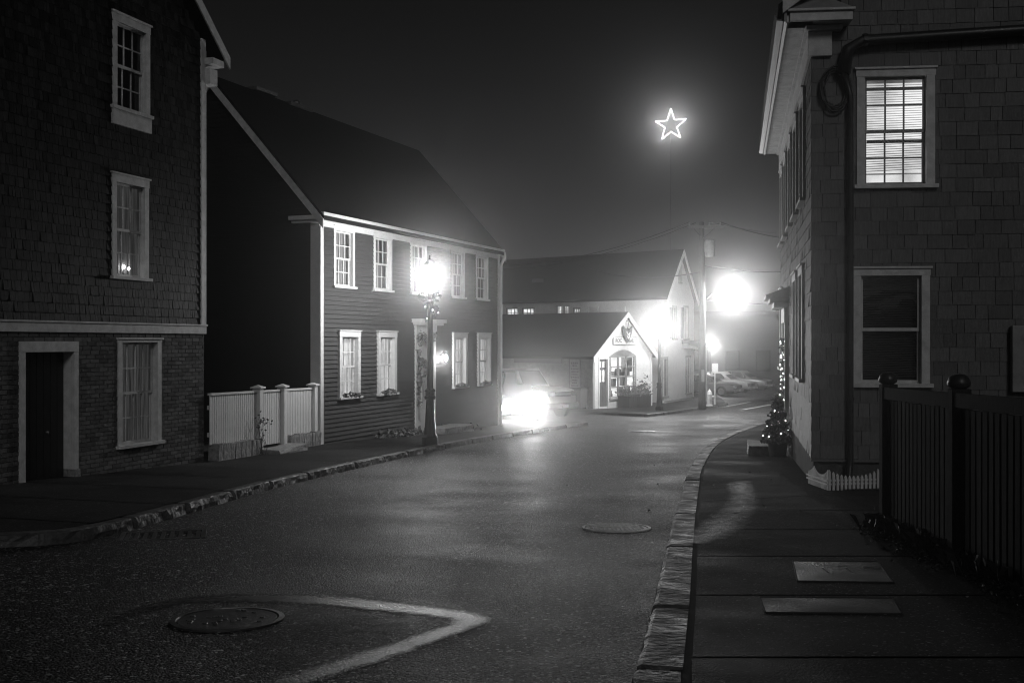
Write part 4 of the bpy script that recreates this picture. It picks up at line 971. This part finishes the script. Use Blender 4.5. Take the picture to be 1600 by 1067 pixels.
def poleat(dx, z): return PB + Vector((dx, -.1, z))
wire('overhead_wire', at(700, 409, 66), poleat(-.65, PH), .9, 'topmost overhead wire running left from the crossarm over the long roof')
wire('overhead_wire', at(700, 416, 66), poleat(-.3, PH - .02), .9, 'second overhead wire running left from the crossarm, just below the topmost')
wire('overhead_wire', at(900, 412, 62), poleat(0, PH - 2.5), .5, 'low overhead wire joining the utility pole above the white gable')
wire('overhead_wire', poleat(.9, PH), at(1300, 372, 60), .35, 'overhead wire running right from the crossarm to the shingle-sided house')
wire('overhead_wire', poleat(.35, PH), at(1300, 364, 75), .3, 'thin upper overhead wire running right and away from the crossarm')
wire('overhead_wire', poleat(0, PH - 2.2), at(1300, 416, 60), .3, 'middle overhead wire running right just below the transformer')
wire('overhead_wire', poleat(0, PH - 3.9), at(1300, 470, 58), .2, 'lowest overhead wire passing the street light on the right')
p = onground(1107, 633.5); t = thing('fire_hydrant', 'pale fire hydrant on the kerb corner beside the utility pole', 'hydrant', p + Vector((.05, 0, 0)))
MB().lathe([(.17, 0), (.17, .06), (.115, .08), (.115, .56), (.15, .58), (.15, .63), (.13, .66), (.11, .75), (.06, .82), (.03, .84), (.03, .89), (.001, .9)], 14).build('body', M['hydrant'], t, bevel=.004)
for s in (-1, 1): MB().add([], []).tube([(s * .1, 0, .48), (s * .2, 0, .48)], .065, 10).tube([(s * .2, 0, .48), (s * .22, 0, .48)], .08, 8).build('side_cap', M['hydrant'], t)
MB().tube([(0, -.1, .42), (0, -.2, .42)], .085, 10).build('front_cap', M['hydrant'], t)
p = onground(1117, 631); t = thing('sign_post', 'thin pale sign post standing just right of the fire hydrant', 'sign post', p); MB().tube([(0, 0, -.05), (0, 0, 2.15)], .03, 8).build('post', M['sign_white'], t); MB().box(-.16, .16, -.05, -.035, 1.75, 2.2).build('sign_plate', M['sign_white'], t)

# ================================================================== vehicles
def loft(secs, m, name, parent, sub=1, cap=True):
    n = len(secs[0]); vs = [v for s in secs for v in s]; fs = [(i * n + a, i * n + (a + 1) % n, (i + 1) * n + (a + 1) % n, (i + 1) * n + a) for i in range(len(secs) - 1) for a in range(n)]
    if cap: fs += [tuple(range(n - 1, -1, -1)), tuple((len(secs) - 1) * n + a for a in range(n))]
    mb = MB(); mb.add(vs, fs); o = mb.build(name, m, parent, smooth=True); s = o.modifiers.new('round', 'SUBSURF'); s.levels = s.render_levels = sub; return o
def vehicle(name, label, loc, rz, paint, truck=False, lamps=False, L=4.5, group=None):
    t = thing(name, label, 'truck' if truck else 'car', loc, rz, group)   # nose points to -y
    W = .95 if truck else .88; g = .28 if not truck else .42; belt = .92 if not truck else 1.28; rf = 1.42 if not truck else 2.06; hood = .82 if not truck else 1.27
    def sec(y, w, zb, zt, r=.06): return [(-w + r, y, zb), (w - r, y, zb), (w, y, zb + r), (w * 1.01, y, (zb + zt) / 2), (w * .97, y, zt - r), (w * .9, y, zt), (-w * .9, y, zt), (-w * .97, y, zt - r), (-w * 1.01, y, (zb + zt) / 2), (-w, y, zb + r)]
    f = -L / 2
    S = [sec(f, W * .86, g + .12, hood - .14), sec(f + .05, W * .93, g + .05, hood - .06), sec(f + .3, W * .97, g, hood), sec(f + .9, W, g, hood + .05), sec(f + 1.35, W, g, belt)]
    S += [sec(f + 2.6, W, g, belt + .02), sec(-f - .6, W, g, belt), sec(-f - .06, W * .95, g + .05, belt - .03), sec(-f, W * .88, g + .12, belt - .1)]
    loft(S, M[paint], 'body', t, 2)
    y0, y1, y2, y3 = (f + 1.2, f + 1.95, f + 3.2, f + 3.75) if not truck else (f + 1.45, f + 2.05, f + 3.3, f + 3.5)
    w0, w1 = W * .9, W * .74
    z0 = belt - .06
    cab = [[(-w0, y0, z0), (w0, y0, z0), (w0, y0 + .01, z0 + .02), (-w0, y0 + .01, z0 + .02)], [(-w0, y0 + .02, z0), (w0, y0 + .02, z0), (w0 * .99, y0 + .05, z0 + .05), (-w0 * .99, y0 + .05, z0 + .05)], [(-w0, y1, z0), (w0, y1, z0), (w1, y1, rf), (-w1, y1, rf)], [(-w0, y2, z0), (w0, y2, z0), (w1, y2, rf - .02), (-w1, y2, rf - .02)], [(-w0, y3, z0), (w0, y3, z0), (w0 * .97, y3, z0 + .05), (-w0 * .97, y3, z0 + .05)]]
    loft(cab[2:] if False else cab, M[paint], 'cabin', t, 0)
    e = .012
    MB().add([(-w0 * .92, y0 + .1 - e, z0 + .12), (w0 * .92, y0 + .1 - e, z0 + .12), (w1 * .94, y1 - .06 - e, rf - .07), (-w1 * .94, y1 - .06 - e, rf - .07)], [(0, 1, 2, 3)]).build('windscreen', M['car_glass'], t)
    for s in (-1, 1):
        wx = lambda z: s * (w0 + (w1 - w0) * (z - z0) / (rf - z0) + e)
        zl, zh = z0 + .1, rf - .1
        MB().add([(wx(zl), y0 + .38, zl), (wx(zl), (y1 + y2) / 2, zl), (wx(zh), (y1 + y2) / 2, zh), (wx(zh), y1 + .02, zh)], [(0, 1, 2, 3)]).build('side_window', M['car_glass'], t)
        MB().add([(wx(zl), (y1 + y2) / 2 + .07, zl), (wx(zl), y3 - .25, zl), (wx(zh), y2 - .03, zh), (wx(zh), (y1 + y2) / 2 + .07, zh)], [(0, 1, 2, 3)]).build('side_window', M['car_glass'], t)
        MB().box(s * (W + .02) - .08, s * (W + .02) + .08, y0 + .35, y0 + .45, z0 + .08, z0 + .22).build('wing_mirror', M[paint], t, bevel=.02)
    wr = .33 if not truck else .39
    for y in (f + .85, -f - .85):
        for s in (-1, 1):
            w = MB().tube([(s * (W - .2), y, wr), (s * (W + .02), y, wr)], wr, 20).build('wheel', M['tyre'], t); MB().tube([(s * (W + .02), y, wr), (s * (W + .035), y, wr)], wr * .62, 14).build('rim', M['chrome'], w)
    zf = hood - .22
    MB().box(-W * .5, W * .5, f - .03, f + .04, zf - .12, zf + .08).build('grille', M['black'], t)
    if truck: MB().box(-W * .52, W * .52, f - .045, f - .03, zf - .045, zf + .02).build('grille_bar', M['chrome'], t)
    for s in (-1, 1):
        MB().box(s * W * .74 - .17, s * W * .74 + .17, f - .035, f + .1, zf - .1, zf + .1).build('headlight', M['headlamp'] if lamps else M['chrome'], t, bevel=.03)
    MB().box(-W * .98, W * .98, f - .12, f + .12, g + .02, g + (.16 if not truck else .26)).build('front_bumper', M[paint] if not truck else M['chrome'], t, bevel=.04)
    MB().box(-W * .98, W * .98, -f - .12, -f + .1, g + .05, g + .22).build('rear_bumper', M['black'], t, bevel=.04)
    MB().box(-.2, .2, f - .14, f - .12, g + .05, g + .17).build('number_plate', M['sign_white'], t)
    return t
def lot(px, d): return Vector((at(px, 533, d).x, d, G(d) - .12))
HC = lot(803, 43.6); hc = vehicle('parked_car', 'car facing the camera with both headlights glaring in the driveway gap', tuple(HC), math.radians(2), 'car_dark', lamps=True)
HL = []
for s in (-1, 1):
    l = bpy.data.lights.new('headlight_beam', 'SPOT'); l.energy = 900; l.spot_size = math.radians(110); l.spot_blend = .8; l.shadow_soft_size = .12
    o = bpy.data.objects.new('headlight_beam', l); COL.objects.link(o); o.parent = hc; o.location = (s * .65, -2.42, .66); o.rotation_euler = (math.radians(87), 0, math.pi + math.radians(0)); HL.append(o)
    o.rotation_euler = Vector((.05, -1, -.03)).to_track_quat('-Z', 'Y').to_euler()
vehicle('pickup_truck', 'pale pickup truck with a chrome grille parked nose-out beside the shop wall', tuple(lot(810, 47.6)), math.radians(46), 'car_paint', truck=True, L=5.2)
FARL = ['pale far parked car half hidden by the utility pole', 'silver far parked car in the middle of the three beyond the side street', 'white far parked car furthest right beyond the side street']
for i, (px, d, rz, pt) in enumerate(((1103, 71, 62, 'car_white'), (1128, 75, 60, 'car_paint'), (1158, 79, 58, 'car_white'))):
    vehicle('parked_car', FARL[i], tuple(lot(px, d)), math.radians(rz), pt, group='cars parked beyond the side street', L=4.3)

# ================================================================== star
t = thing('star_light', 'glowing outlined five-pointed star high over the street', 'star light', tuple(at(1048, 195, 88))); k = 88 / F
pts = [(606, 350), (657, 503), (820, 488), (690, 604), (740, 748), (609, 668), (482, 772), (524, 610), (392, 525), (553, 515)]
P = [((980 + x * 140 / 1245 - 1048) * k, 0, (195 - (130 + y * 120 / 1067)) * k) for x, y in pts]
path = []
for a, b in zip(P, P[1:] + P[:1]): path += [Vector(a) + (Vector(b) - Vector(a)) * s for s in (.02, .35, .65, .98)]
MB().tube(path, .010, 6, closed=True).build('star_tube', M['star'], t)
for q in P[::2]: point('star_lamp', (q[0] * .8, -.05, q[2] * .8), 110, 0, t)
base = Vector((at(1048, 195, 88).x, 88, 0)); MB().tube([(0, .06, G(88) - t.location.z), (0, .06, -.3)], .018, 6).build('mast', M['black'], t)
MB().tube([(x, .07, z) for x, _, z in (P[0], P[4], P[8], P[2], P[6], P[0])], .012, 4).build('star_frame', M['metal_grey'], t)
# ================================================================== shingle-sided house on the right
WR = Wall(4.27, 15.5, .9943, -.107, G(15.5)); hr = thing('corner_house', 'grey shingle-sided house with a white cornice on the right of the lane', 'house', WR.o, WR.rot)
TWR = Matrix.Translation(WR.o) @ Matrix.Rotation(WR.rot, 4, 'Z')
ZB = .37; ER = 6.5; LR = 8.5; DR = 10.4
uw = WR.rect(1351, 119, 1447, 288); lwn = WR.rect(1345, 430, 1439, 598)
print('R win', uw, lwn)
RP = .75; gr = lambda z: (0, LR) if z < ER else ((z - ER) / RP, LR - (z - ER) / RP)
mb = MB(); shingles(mb, ZB, ER + 2.4, .198, .15, .37, gr, [uw, lwn], th=.012, jit=.004, tilt=.2, gap=.004); mb.build('front_shingles', M['grey_shingle'], hr)
mb = MB(); backing(mb, ZB, ER + 2.5, gr, [uw, lwn]); mb.build('front_sheathing', M['clap_dark'], hr)
ca, sa = math.cos(-WR.rot), math.sin(-WR.rot); sd = Vector((.2 * ca - .98 * sa, .2 * sa + .98 * ca)).normalized()
TS = frame(0, 0, -sd.x, -sd.y)
SW = []
for s in (1.75, 3.7, 5.6, 7.6, 9.3): SW.append((-s - .42, -s + .42, 4.25, 5.8))
for s in (2.0, 3.85, 9.5): SW.append((-s - .42, -s + .42, 1.45, 3.1))
DX = -7.1; door = (DX - .45, DX + .45, .32, 2.42)
mb = MB(TS); shingles(mb, ZB, ER - .05, .198, .2, .5, lambda z: (-DR, 0), SW + [door], th=.012, jit=.006, tilt=.6); mb.build('side_shingles', M['grey_shingle'], hr)
mb = MB(TS); backing(mb, ZB, ER, lambda z: (-DR, 0), SW + [door]); mb.build('side_sheathing', M['clap_dark'], hr)
mb = MB(TS); mb.box(-DR, -.02, .03, .1, -.6, ZB); mb.build('foundation', M['found'], hr); MB().box(.03, LR, .04, .12, -.6, ZB).build('foundation', M['found'], hr)
MB().box(-.015, LR, -.03, .0, ZB - .04, ZB - .003).build('water_table', M['grey_shingle'], hr)
for i, r in enumerate(SW): window(hr, TS, *r, cols=2, rows=4, frame_m='white', cloth='cloth_dark' if i % 2 else 'cloth', cas=.12, head=.13, proud=.05)
uo = window(hr, T0, *uw, cols=3, rows=4, frame_m='trim', cloth='room_lit', cas=.115, head=.1, blinds=.13, sash_m='metal_grey')
zz = [WR(1398, y)[1] for y in (137, 219)]      # the upper sash has slipped down a little
MB().box(uw[0] + .04, uw[1] - .04, .036, .066, zz[0] - .02, zz[0] + .022).build('slipped_rail', M['metal_grey'], uo); MB().box(uw[0] + .04, uw[1] - .04, .036, .066, zz[1] - .025, zz[1] + .018).build('slipped_rail', M['iron'], uo)
window(hr, T0, *lwn, cols=1, rows=2, frame_m='trim', cloth='room_dark', cas=.115, head=.1, blinds=.02)
ex = lambda x, t, z: (x + sd.x * t, sd.y * t, z)
def skew(mb, prof, t0, t1):               # profile (x, z) run along the street side of the house
    n = len(prof); mb.add([ex(x, t, z) for t in (t0, t1) for x, z in prof], [tuple(range(n)), tuple(range(2 * n - 1, n - 1, -1))] + [(i, n + i, n + (i + 1) % n, (i + 1) % n) for i in range(n)])
oh = .36
mb = MB(); skew(mb, [(-oh, ER), (.0, ER), (.0, ER + .1), (-oh, ER + .1)], -.32, DR + .2); mb.build('soffit', M['trim'], hr)
mb = MB(); skew(mb, [(-.05, ER - .42), (-.012, ER - .42), (-.012, ER - .004), (-.05, ER - .004)], .0, DR); skew(mb, [(-.1, ER - .07), (-.053, ER - .07), (-.053, ER - .004), (-.1, ER - .004)], .0, DR); mb.build('frieze', M['trim'], hr)
mb = MB(); skew(mb, [(-oh - .04, ER + .0), (-oh - .002, ER - .03), (-oh - .002, ER + .16), (-oh - .04, ER + .14)], -.36, DR + .2); mb.build('fascia', M['metal_grey'], hr)
mb = MB(); skew(mb, [(-oh - .17, ER + .13), (-oh - .14, ER + .03), (-oh - .05, ER + .02), (-oh - .045, ER + .16), (-oh - .06, ER + .16), (-oh - .065, ER + .045), (-oh - .13, ER + .055), (-oh - .155, ER + .13)], -.3, DR + .28); mb.build('gutter', M['black'], hr)
mb = MB(); skew(mb, [(-oh - .12, ER + .17), (LR / 2, ER + .17 + (LR / 2 + oh) * RP), (LR / 2, ER + .3 + (LR / 2 + oh) * RP), (-oh - .12, ER + .24)], -.36, DR + .3); skew(mb, [(LR + oh, ER + .17), (LR / 2, ER + .17 + (LR / 2 + oh) * RP), (LR / 2, ER + .3 + (LR / 2 + oh) * RP), (LR + oh, ER + .24)], -.36, DR + .3); mb.build('roof', M['roof'], hr)
mb = MB(); mb.box(-oh + .005, .5, -.36, -.0, ER + .0, ER + .13); mb.box(-oh - .03, .53, -.4, -.0, ER + .13, ER + .165); mb.box(-.06, .27, -.07, -.0, ER - .42, ER - .004); mb.box(-.1, .4, -.16, -.0, ER - .07, ER - .003)
mb.build('cornice_return', M['trim'], hr, bevel=.006)
MB().add([(-oh - .02, -.38, ER + .168), (.5, -.38, ER + .168), (.5, -.005, ER + .168), (-oh - .02, -.005, ER + .168), (.05, -.005, ER + .5), (-.1, -.005, ER + .5)], [(0, 1, 4, 5), (1, 2, 4), (3, 0, 5), (0, 3, 2, 1)]).build('return_roof', M['metal_grey'], hr)
mb = MB()
mb.prism([(-oh - .1, ER + .1), (LR / 2, ER + .1 + (LR / 2 + oh) * RP), (LR / 2, ER + .4 + (LR / 2 + oh) * RP), (-oh - .1, ER + .36)], -.42, -.365, 'y'); mb.build('rake_board', M['trim'], hr)
mb = MB(); mb.quad((LR, .01, -.5), ex(LR, DR, -.5), ex(LR, DR, ER), (LR, .01, ER)); mb.add([ex(0, DR, -.5), ex(LR, DR, -.5), ex(LR, DR, ER), ex(LR / 2, DR, ER + LR / 2 * RP), ex(0, DR, ER)], [(0, 1, 2, 3, 4)]); mb.build('rear_wall', M['clap_dark'], hr)
# doorway with its hood on the street side
a, b, c, d = door
dm = MB(TS); dm.box(a - .16, a, -.09, .1, c - .3, d); dm.box(b, b + .16, -.09, .1, c - .3, d); dm.box(a - .2, b + .2, -.1, .0, d, d + .3); dm.build('door_frame', M['white'], hr, bevel=.005)
dh = MB(TS); dh.box(a - .26, b + .26, -.3, 0, d + .3, d + .4); dh.box(a - .32, b + .32, -.38, 0, d + .4, d + .48); dh.prism([(-.46, d + .48), (0, d + .48), (0, d + .72), (-.46, d + .55)], a - .38, b + .38); dh.build('door_hood', M['white'], hr, bevel=.006)
dd = MB(TS); dd.box(a, b, .1, .15, c - .3, d)
for q in (.1, .55): dd.box(a + .9 * q, a + .9 * (q + .35), .085, .1, c + .2, c + .9); dd.box(a + .9 * q, a + .9 * (q + .35), .085, .1, c + 1.0, c + 1.9)
dd = dd.build('door', M['door_dark'], hr); MB(TS).ball((b - .1, .06, c + .9), .035).build('handle', M['chrome'], dd)
# drain pipe on the front
px = WR(1327, 400)[0]; e = (CY - 68) / F * 15.4 - WR.o[2]
mb = MB(); mb.tube([(LR - .5, -.14, e + .08), (WR(1600, 60)[0], -.14, e + .1), (WR(1345, 68)[0], -.14, e + .02), (WR(1322, 80)[0], -.13, e - .1), (px - .1, -.12, e - .42)], [.075, .075, .075, .085, .1], 12); mb.build('drain_pipe', M['black'], hr, smooth=True)
MB().tube([(WR(1352, 68)[0], -.14, e + .025), (WR(1345, 68)[0], -.14, e + .02)], .09, 12).build('pipe_collar', M['black'], hr)
mb = MB(); mb.tube([(px - .1, -.12, e - .42), (px, -.085, e - .75), (px, -.075, .75), (px, -.075, .35), (px - .03, -.12, .1), (px - .1, -.3, -.12)], .045, 10); mb.build('downspout', M['black'], hr, smooth=True)
for z in (1.2, 3.2, 4.4): MB().tube([(px, -.077, z), (px, -.077, z + .05)], .055, 10).build('pipe_strap', M['black'], hr)
# coil of cable, meter bank
cc = WR(1304, 140); t = thing('cable_coil', 'dark coil of cable hanging by the drain pipe elbow on the grey house', 'cable', TWR @ Vector((cc[0], -.06, cc[1])), WR.rot)
for k in range(4):
    r0 = .19 + .022 * k; MB().tube([(r0 * .82 * math.cos(i * .2617) + R.gauss(0, .006), R.gauss(0, .012) - .01 * k, r0 * 1.25 * math.sin(i * .2617) + R.gauss(0, .008)) for i in range(24)], .016, 6, closed=True).build('loop', M['black'], t, smooth=True)
MB().tube([(.18, 0, .2), (.2, 0, .35), (.12, .0, .55)], .018, 6).build('lead', M['black'], t)
r = WR.rect(1577, 508, 1606, 611); t = thing('meter_cabinet', 'grey electric meter cabinet at the right end of the shingled wall', 'meter box', TWR @ Vector((r[0], -.03, r[2])), WR.rot)
w, h = .55, r[3] - r[2]; MB().box(0, w, -.1, 0, 0, h).build('cabinet', M['metal_grey'], t, bevel=.01)
for i in range(3): MB().lathe([(.085, 0), (.085, .06), (.06, .1), (.01, .11)], 14).build('meter', M['car_glass'], t).matrix_local = Matrix.Translation((.25, -.1, h * (.18 + .32 * i))) @ Matrix.Rotation(math.pi / 2, 4, 'X')
# white toy-size edging fence round the bed
FC = onground(1294, 765); F1 = Vector((4.28, 15.75, 0)); F2 = Vector((at(1384, 533, FC.y + .45).x, FC.y + .25, 0))
ef = thing('edging_fence', 'tiny white scalloped edging fence at the corner of the grey house', 'fence', (FC.x, FC.y, G(FC.y)))
for (q0, q1, nm) in ((FC, F1, 0), (FC, F2, 1)):
    dv_ = Vector((q1.x - q0.x, q1.y - q0.y)); n = int(dv_.length / .062); T = frame(0, 0, dv_.x, dv_.y); mb = MB(T)
    for i in range(n):
        x = i * .062; h = .16 + .085 * (abs(((i / 12.0) % 1) * 2 - 1) ** 2.2); g_ = G(q0.y + dv_.y * i / n) - G(q0.y)
        mb.prism([(x, g_ + .0), (x + .036, g_), (x + .036, g_ + h), (x + .018, g_ + h + .03), (x, g_ + h)], -.008, .008, 'y')
    g1 = G(q1.y) - G(q0.y); Lf = dv_.length
    for zz in (.07, .12): mb.prism([(0, zz), (Lf, zz + g1), (Lf, zz + .02 + g1), (0, zz + .02)], .009, .02, 'y')
    mb.build('picket_run', M['white'], ef)
# bed behind the edging fence
mb = MB(); mb.add([(FC.x + .03, FC.y + .03, G(FC.y) + .012), (F2.x + 1.2, F2.y - .2, G(F2.y) + .012), (F2.x + 1.2, 15.6, G(15.6) + .03), (4.3, 15.6, G(15.6) + .03)], [(0, 1, 2, 3)]); o = mb.build('garden_bed', M['ground']); o['kind'] = 'structure'
# ================================================================== tall dark fence on the right
FA = Vector((3.68, 10.7, 0)); FBn = Vector((3.22, 3.2, 0)); fv = (FBn - FA).normalized(); FLn = (FBn - FA).length
wf2 = thing('board_fence', 'tall dark stained board fence with dome-capped posts on the right', 'fence', (FA.x, FA.y, G(FA.y)), math.atan2(fv.y, fv.x))
gz2 = lambda x: G(FA.y + fv.y * x) - G(FA.y)
ft = lambda x: (-.425 + .02 * x) - G(FA.y)
mb = MB(); x = 0
while x < FLn:
    w = .085 * R.uniform(.92, 1.05); mb.box(x, x + w, -.02, 0.0 + R.uniform(-.004, .004), gz2(x) + .03, ft(x) - .14 - R.uniform(0, .01), .002); x += w + .035
mb.build('fence_boards', M['fence_wood'], wf2)
mb = MB(); x = .06
while x < FLn: mb.box(x, x + .075, .03, .045, gz2(x) + .03, ft(x) - .15); x += .12
mb.build('rear_boards', M['fence_wood'], wf2)
for z, t_ in ((-.02, .115), (-.9, .09)):
    MB().prism([(0, ft(0) + z - t_), (FLn, ft(FLn) + z - t_), (FLn, ft(FLn) + z), (0, ft(0) + z)], -.06 if z > -.5 else .0, -.021 if z > -.5 else .029, 'y').build('rail', M['fence_wood'], wf2, bevel=.005)
for x in (.06, 2.05, 4.1, 6.2):
    po = MB(); po.box(x - .06, x + .06, -.07, .08, gz2(x) - .1, ft(x) + .01); po = po.build('post', M['fence_wood'], wf2, bevel=.008)
    MB().lathe([(.05, 0), (.085, .02), (.09, .05), (.075, .09), (.045, .115), (.001, .12)], 14, (x, 0, ft(x) + .01)).build('post_cap', M['black'], po, smooth=True)
# weeds and leaf litter along the fence foot
mb = MB()
for k in range(1600):
    u = R.random() * FLn; q = FA + fv * u + Vector((-1, .06, 0)) * abs(R.gauss(.0, .16)); mb.leaf((q.x, q.y, G(q.y) + R.uniform(.003, .03)), R.uniform(.02, .055), flat=.7)
o = mb.build('leaf_litter', M['litter']); tag(o, 'scattered leaf litter along the foot of the dark board fence', 'leaf litter', kind='stuff')
mb = MB()
for k in range(420):
    u = R.random() ** 2 * 3.2; q = FA + fv * u + Vector((-1, .06, 0)) * abs(R.gauss(.02, .1)); a = R.uniform(0, 6.28); h = R.uniform(.05, .22); dx, dy = math.cos(a) * h * .7, math.sin(a) * h * .7; z = G(q.y)
    mb.add([(q.x - .004, q.y, z), (q.x + .004, q.y, z), (q.x + dx * .5 + .003, q.y + dy * .5, z + h * .7), (q.x + dx, q.y + dy, z + h * .75)], [(0, 1, 2, 3)])
o = mb.build('weeds', M['leaf2']); tag(o, 'thin weeds growing from the foot of the dark board fence', 'weeds', kind='stuff')
mb = MB()
for k in range(26):
    y = R.uniform(5.5, 24); x = R.uniform(-1.5, 3.4) + y * .12; onp = x > [p.x for p in KR if p.y >= y][0] if any(p.y >= y for p in KR) else False
    mb.leaf((x, y, G(y) + (.006 if onp else -.11)), R.uniform(.025, .05), flat=.97)
o = mb.build('fallen_leaves', M['litter']); tag(o, 'few fallen leaves scattered over lane and right pavement', 'fallen leaves', kind='stuff')
# ================================================================== potted tree, step, lit doorway garland
sp_ = onground(1215, 712); tz = sp_
t = thing('pot', 'dark round pot holding the lit conifer by the doorway', 'pot', tuple(tz)); MB().lathe([(.15, 0), (.16, .02), (.2, .27), (.215, .28), (.215, .32), (.19, .32), (.18, .24), (.01, .24)], 18, cap=True).build('tub', M['pot'], t)
t = thing('conifer_tree', 'small potted conifer twined with fairy lights by the right doorway', 'tree', tuple(tz + Vector((0, 0, .24))))
HT = (705 - 616) / F * sp_.y - .22; st = MB(); st.tube([(0, 0, 0), (.01, 0, HT * .6), (0, 0, HT)], [.03, .02, .006], 7); st.build('trunk', M['pole_wood'], t); lf = MB()
for k in range(2600):
    u = R.random() ** 1.25; z = .1 + u * (HT - .1); rr = (.26 * (1 - u) + .05) * (1 + .22 * math.sin(u * 31)); a = R.uniform(0, 6.28); r_ = rr * math.sqrt(R.uniform(.15, 1)) * (1.3 if R.random() < .06 else 1)
    lf.leaf((r_ * math.cos(a), r_ * math.sin(a), z - r_ * .2), R.uniform(.05, .1))
lf.build('crown', M['leaf2'], t)
mb = MB()
for k in range(24): a = R.uniform(0, 6.28); mb.leaf((R.gauss(0, .045), R.gauss(0, .04), HT + R.gauss(.03, .05)), .1)
mb.build('bow', M['bow'], t)
t = thing('fairy_lights', 'string of white fairy lights spiralling round the potted conifer', 'string lights', tuple(tz + Vector((0, 0, .24)))); path = []
for k in range(90):
    u = k / 89; z = .1 + u * (HT - .2); r_ = .255 * (1 - u) + .06; a = u * 20; path.append((r_ * math.cos(a), r_ * math.sin(a), z - .05))
MB().tube(path, .004, 4).build('wire', M['leaf'], t)
b0 = MB(); b0.ball((0, 0, 0), .0075, 5); b0 = b0.build('bulb', M['bulb'], t); b0.location = path[2]
for k in range(5, 90, 4): o = b0.copy(); COL.objects.link(o); o.parent = t; o.location = Vector(path[k]) + Vector((R.gauss(0, .01), R.gauss(0, .01), R.gauss(0, .02)))
THW = TWR @ TS
c = THW @ Vector((DX + .15, -.36, 0)); stone('granite_step', 'granite doorstep behind the potted conifer at the right doorway', 'step', (c.x - .1, c.y, G(c.y) - .02), math.atan2(.98, .2), 1.3, .7, .24, .015)
c = THW @ Vector((door[1] + .06, -.12, 0)); t = thing('doorway_lights', 'lit garland climbing the near jamb of the right doorway', 'string lights', (c.x, c.y, G(c.y)))
lf = MB(); path = []
for k in range(700): z = R.uniform(.1, 2.35); lf.leaf((R.gauss(0, .03), R.gauss(0, .03), z), R.uniform(.04, .08))
for k in range(120): z = .12 + 2.2 * k / 119; path.append((.05 * math.cos(k * .9), .05 * math.sin(k * .9), z))
lf.build('foliage', M['leaf2'], t); MB().tube(path, .004, 4).build('wire', M['leaf'], t)
for k in range(0, 120, 2): o = b0.copy(); COL.objects.link(o); o.parent = t; o.location = Vector(path[k]) * 1.0 + Vector((R.gauss(0, .015), R.gauss(0, .015), R.gauss(0, .02)))

# ================================================================== air, sky, camera
hz = MB().box(-70, 75, -9, 126, -5.2, 32).build('haze', bpy.data.materials.new('fog')); hz['kind'] = 'stuff'; hz['label'] = 'thin night fog lying over the whole street'
m = hz.data.materials[0]; nt, N, L = nodes(m); out = N('ShaderNodeOutputMaterial'); pv = N('ShaderNodeVolumePrincipled'); pv.inputs['Color'].default_value = (.9, .9, .9, 1); pv.inputs['Density'].default_value = FOG; pv.inputs['Anisotropy'].default_value = FOG_G; L(pv.outputs[0], out.inputs['Volume'])
w = bpy.data.worlds.new('World'); SC.world = w; w.use_nodes = True; nt = w.node_tree; nt.nodes.clear(); N = nt.nodes.new
wo_ = N('ShaderNodeOutputWorld'); bg = N('ShaderNodeBackground'); sk = N('ShaderNodeTexSky'); bwn = N('ShaderNodeRGBToBW')
sk.sky_type = 'NISHITA'; sk.sun_disc = False; sk.sun_elevation = math.radians(SUN_EL); sk.sun_rotation = math.radians(SUN_AZ); sk.altitude = 10
nt.links.new(sk.outputs[0], bwn.inputs[0]); tcw = N('ShaderNodeTexCoord'); sx = N('ShaderNodeSeparateXYZ'); nt.links.new(tcw.outputs['Generated'], sx.inputs[0])   # town glow low on the horizon
e1 = N('ShaderNodeMath'); e1.operation = 'ABSOLUTE'; nt.links.new(sx.outputs[2], e1.inputs[0]); e2 = N('ShaderNodeMath'); e2.operation = 'MULTIPLY'; e2.inputs[1].default_value = -10.0; nt.links.new(e1.outputs[0], e2.inputs[0])
e3 = N('ShaderNodeMath'); e3.operation = 'EXPONENT'; nt.links.new(e2.outputs[0], e3.inputs[0]); e4 = N('ShaderNodeMath'); e4.operation = 'MULTIPLY_ADD'; e4.inputs[1].default_value = 2.2; e4.inputs[2].default_value = .22; nt.links.new(e3.outputs[0], e4.inputs[0])
e5 = N('ShaderNodeMath'); e5.operation = 'MULTIPLY'; nt.links.new(bwn.outputs[0], e5.inputs[0]); nt.links.new(e4.outputs[0], e5.inputs[1]); nt.links.new(e5.outputs[0], bg.inputs[0]); bg.inputs[1].default_value = SKY; nt.links.new(bg.outputs[0], wo_.inputs[0])
su = bpy.data.lights.new('night_glow', 'SUN'); su.energy = SUN; su.angle = math.radians(14); so = bpy.data.objects.new('night_glow', su); COL.objects.link(so)
el, az = math.radians(SUN_EL), math.radians(SUN_AZ); d = Vector((math.sin(az) * math.cos(el), math.cos(az) * math.cos(el), math.sin(el))); so.rotation_euler = d.to_track_quat('Z', 'Y').to_euler(); so.location = d * 20
cam = bpy.data.cameras.new('camera'); cam.sensor_width = 36; cam.lens = F / 1600 * 36; cam.clip_end = 4000; cam.clip_start = .05; cam.shift_y = (533.5 - CY) / 1600
co = bpy.data.objects.new('camera', cam); COL.objects.link(co); co.rotation_euler = (math.pi / 2, 0, 0); SC.camera = co
vs = SC.view_settings; vs.view_transform = 'Standard'; vs.look = 'None'; vs.exposure = EXPO; vs.gamma = 1
cy = SC.cycles; cy.filter_width = 1.1; cy.use_denoising = True; cy.denoiser = 'OPENIMAGEDENOISE'; cy.max_bounces = 6; cy.diffuse_bounces = 2; cy.glossy_bounces = 3; cy.transparent_max_bounces = 12; cy.volume_bounces = 0; cy.sample_clamp_indirect = 3.0; cy.use_light_tree = True; cy.caustics_reflective = False; cy.caustics_refractive = False
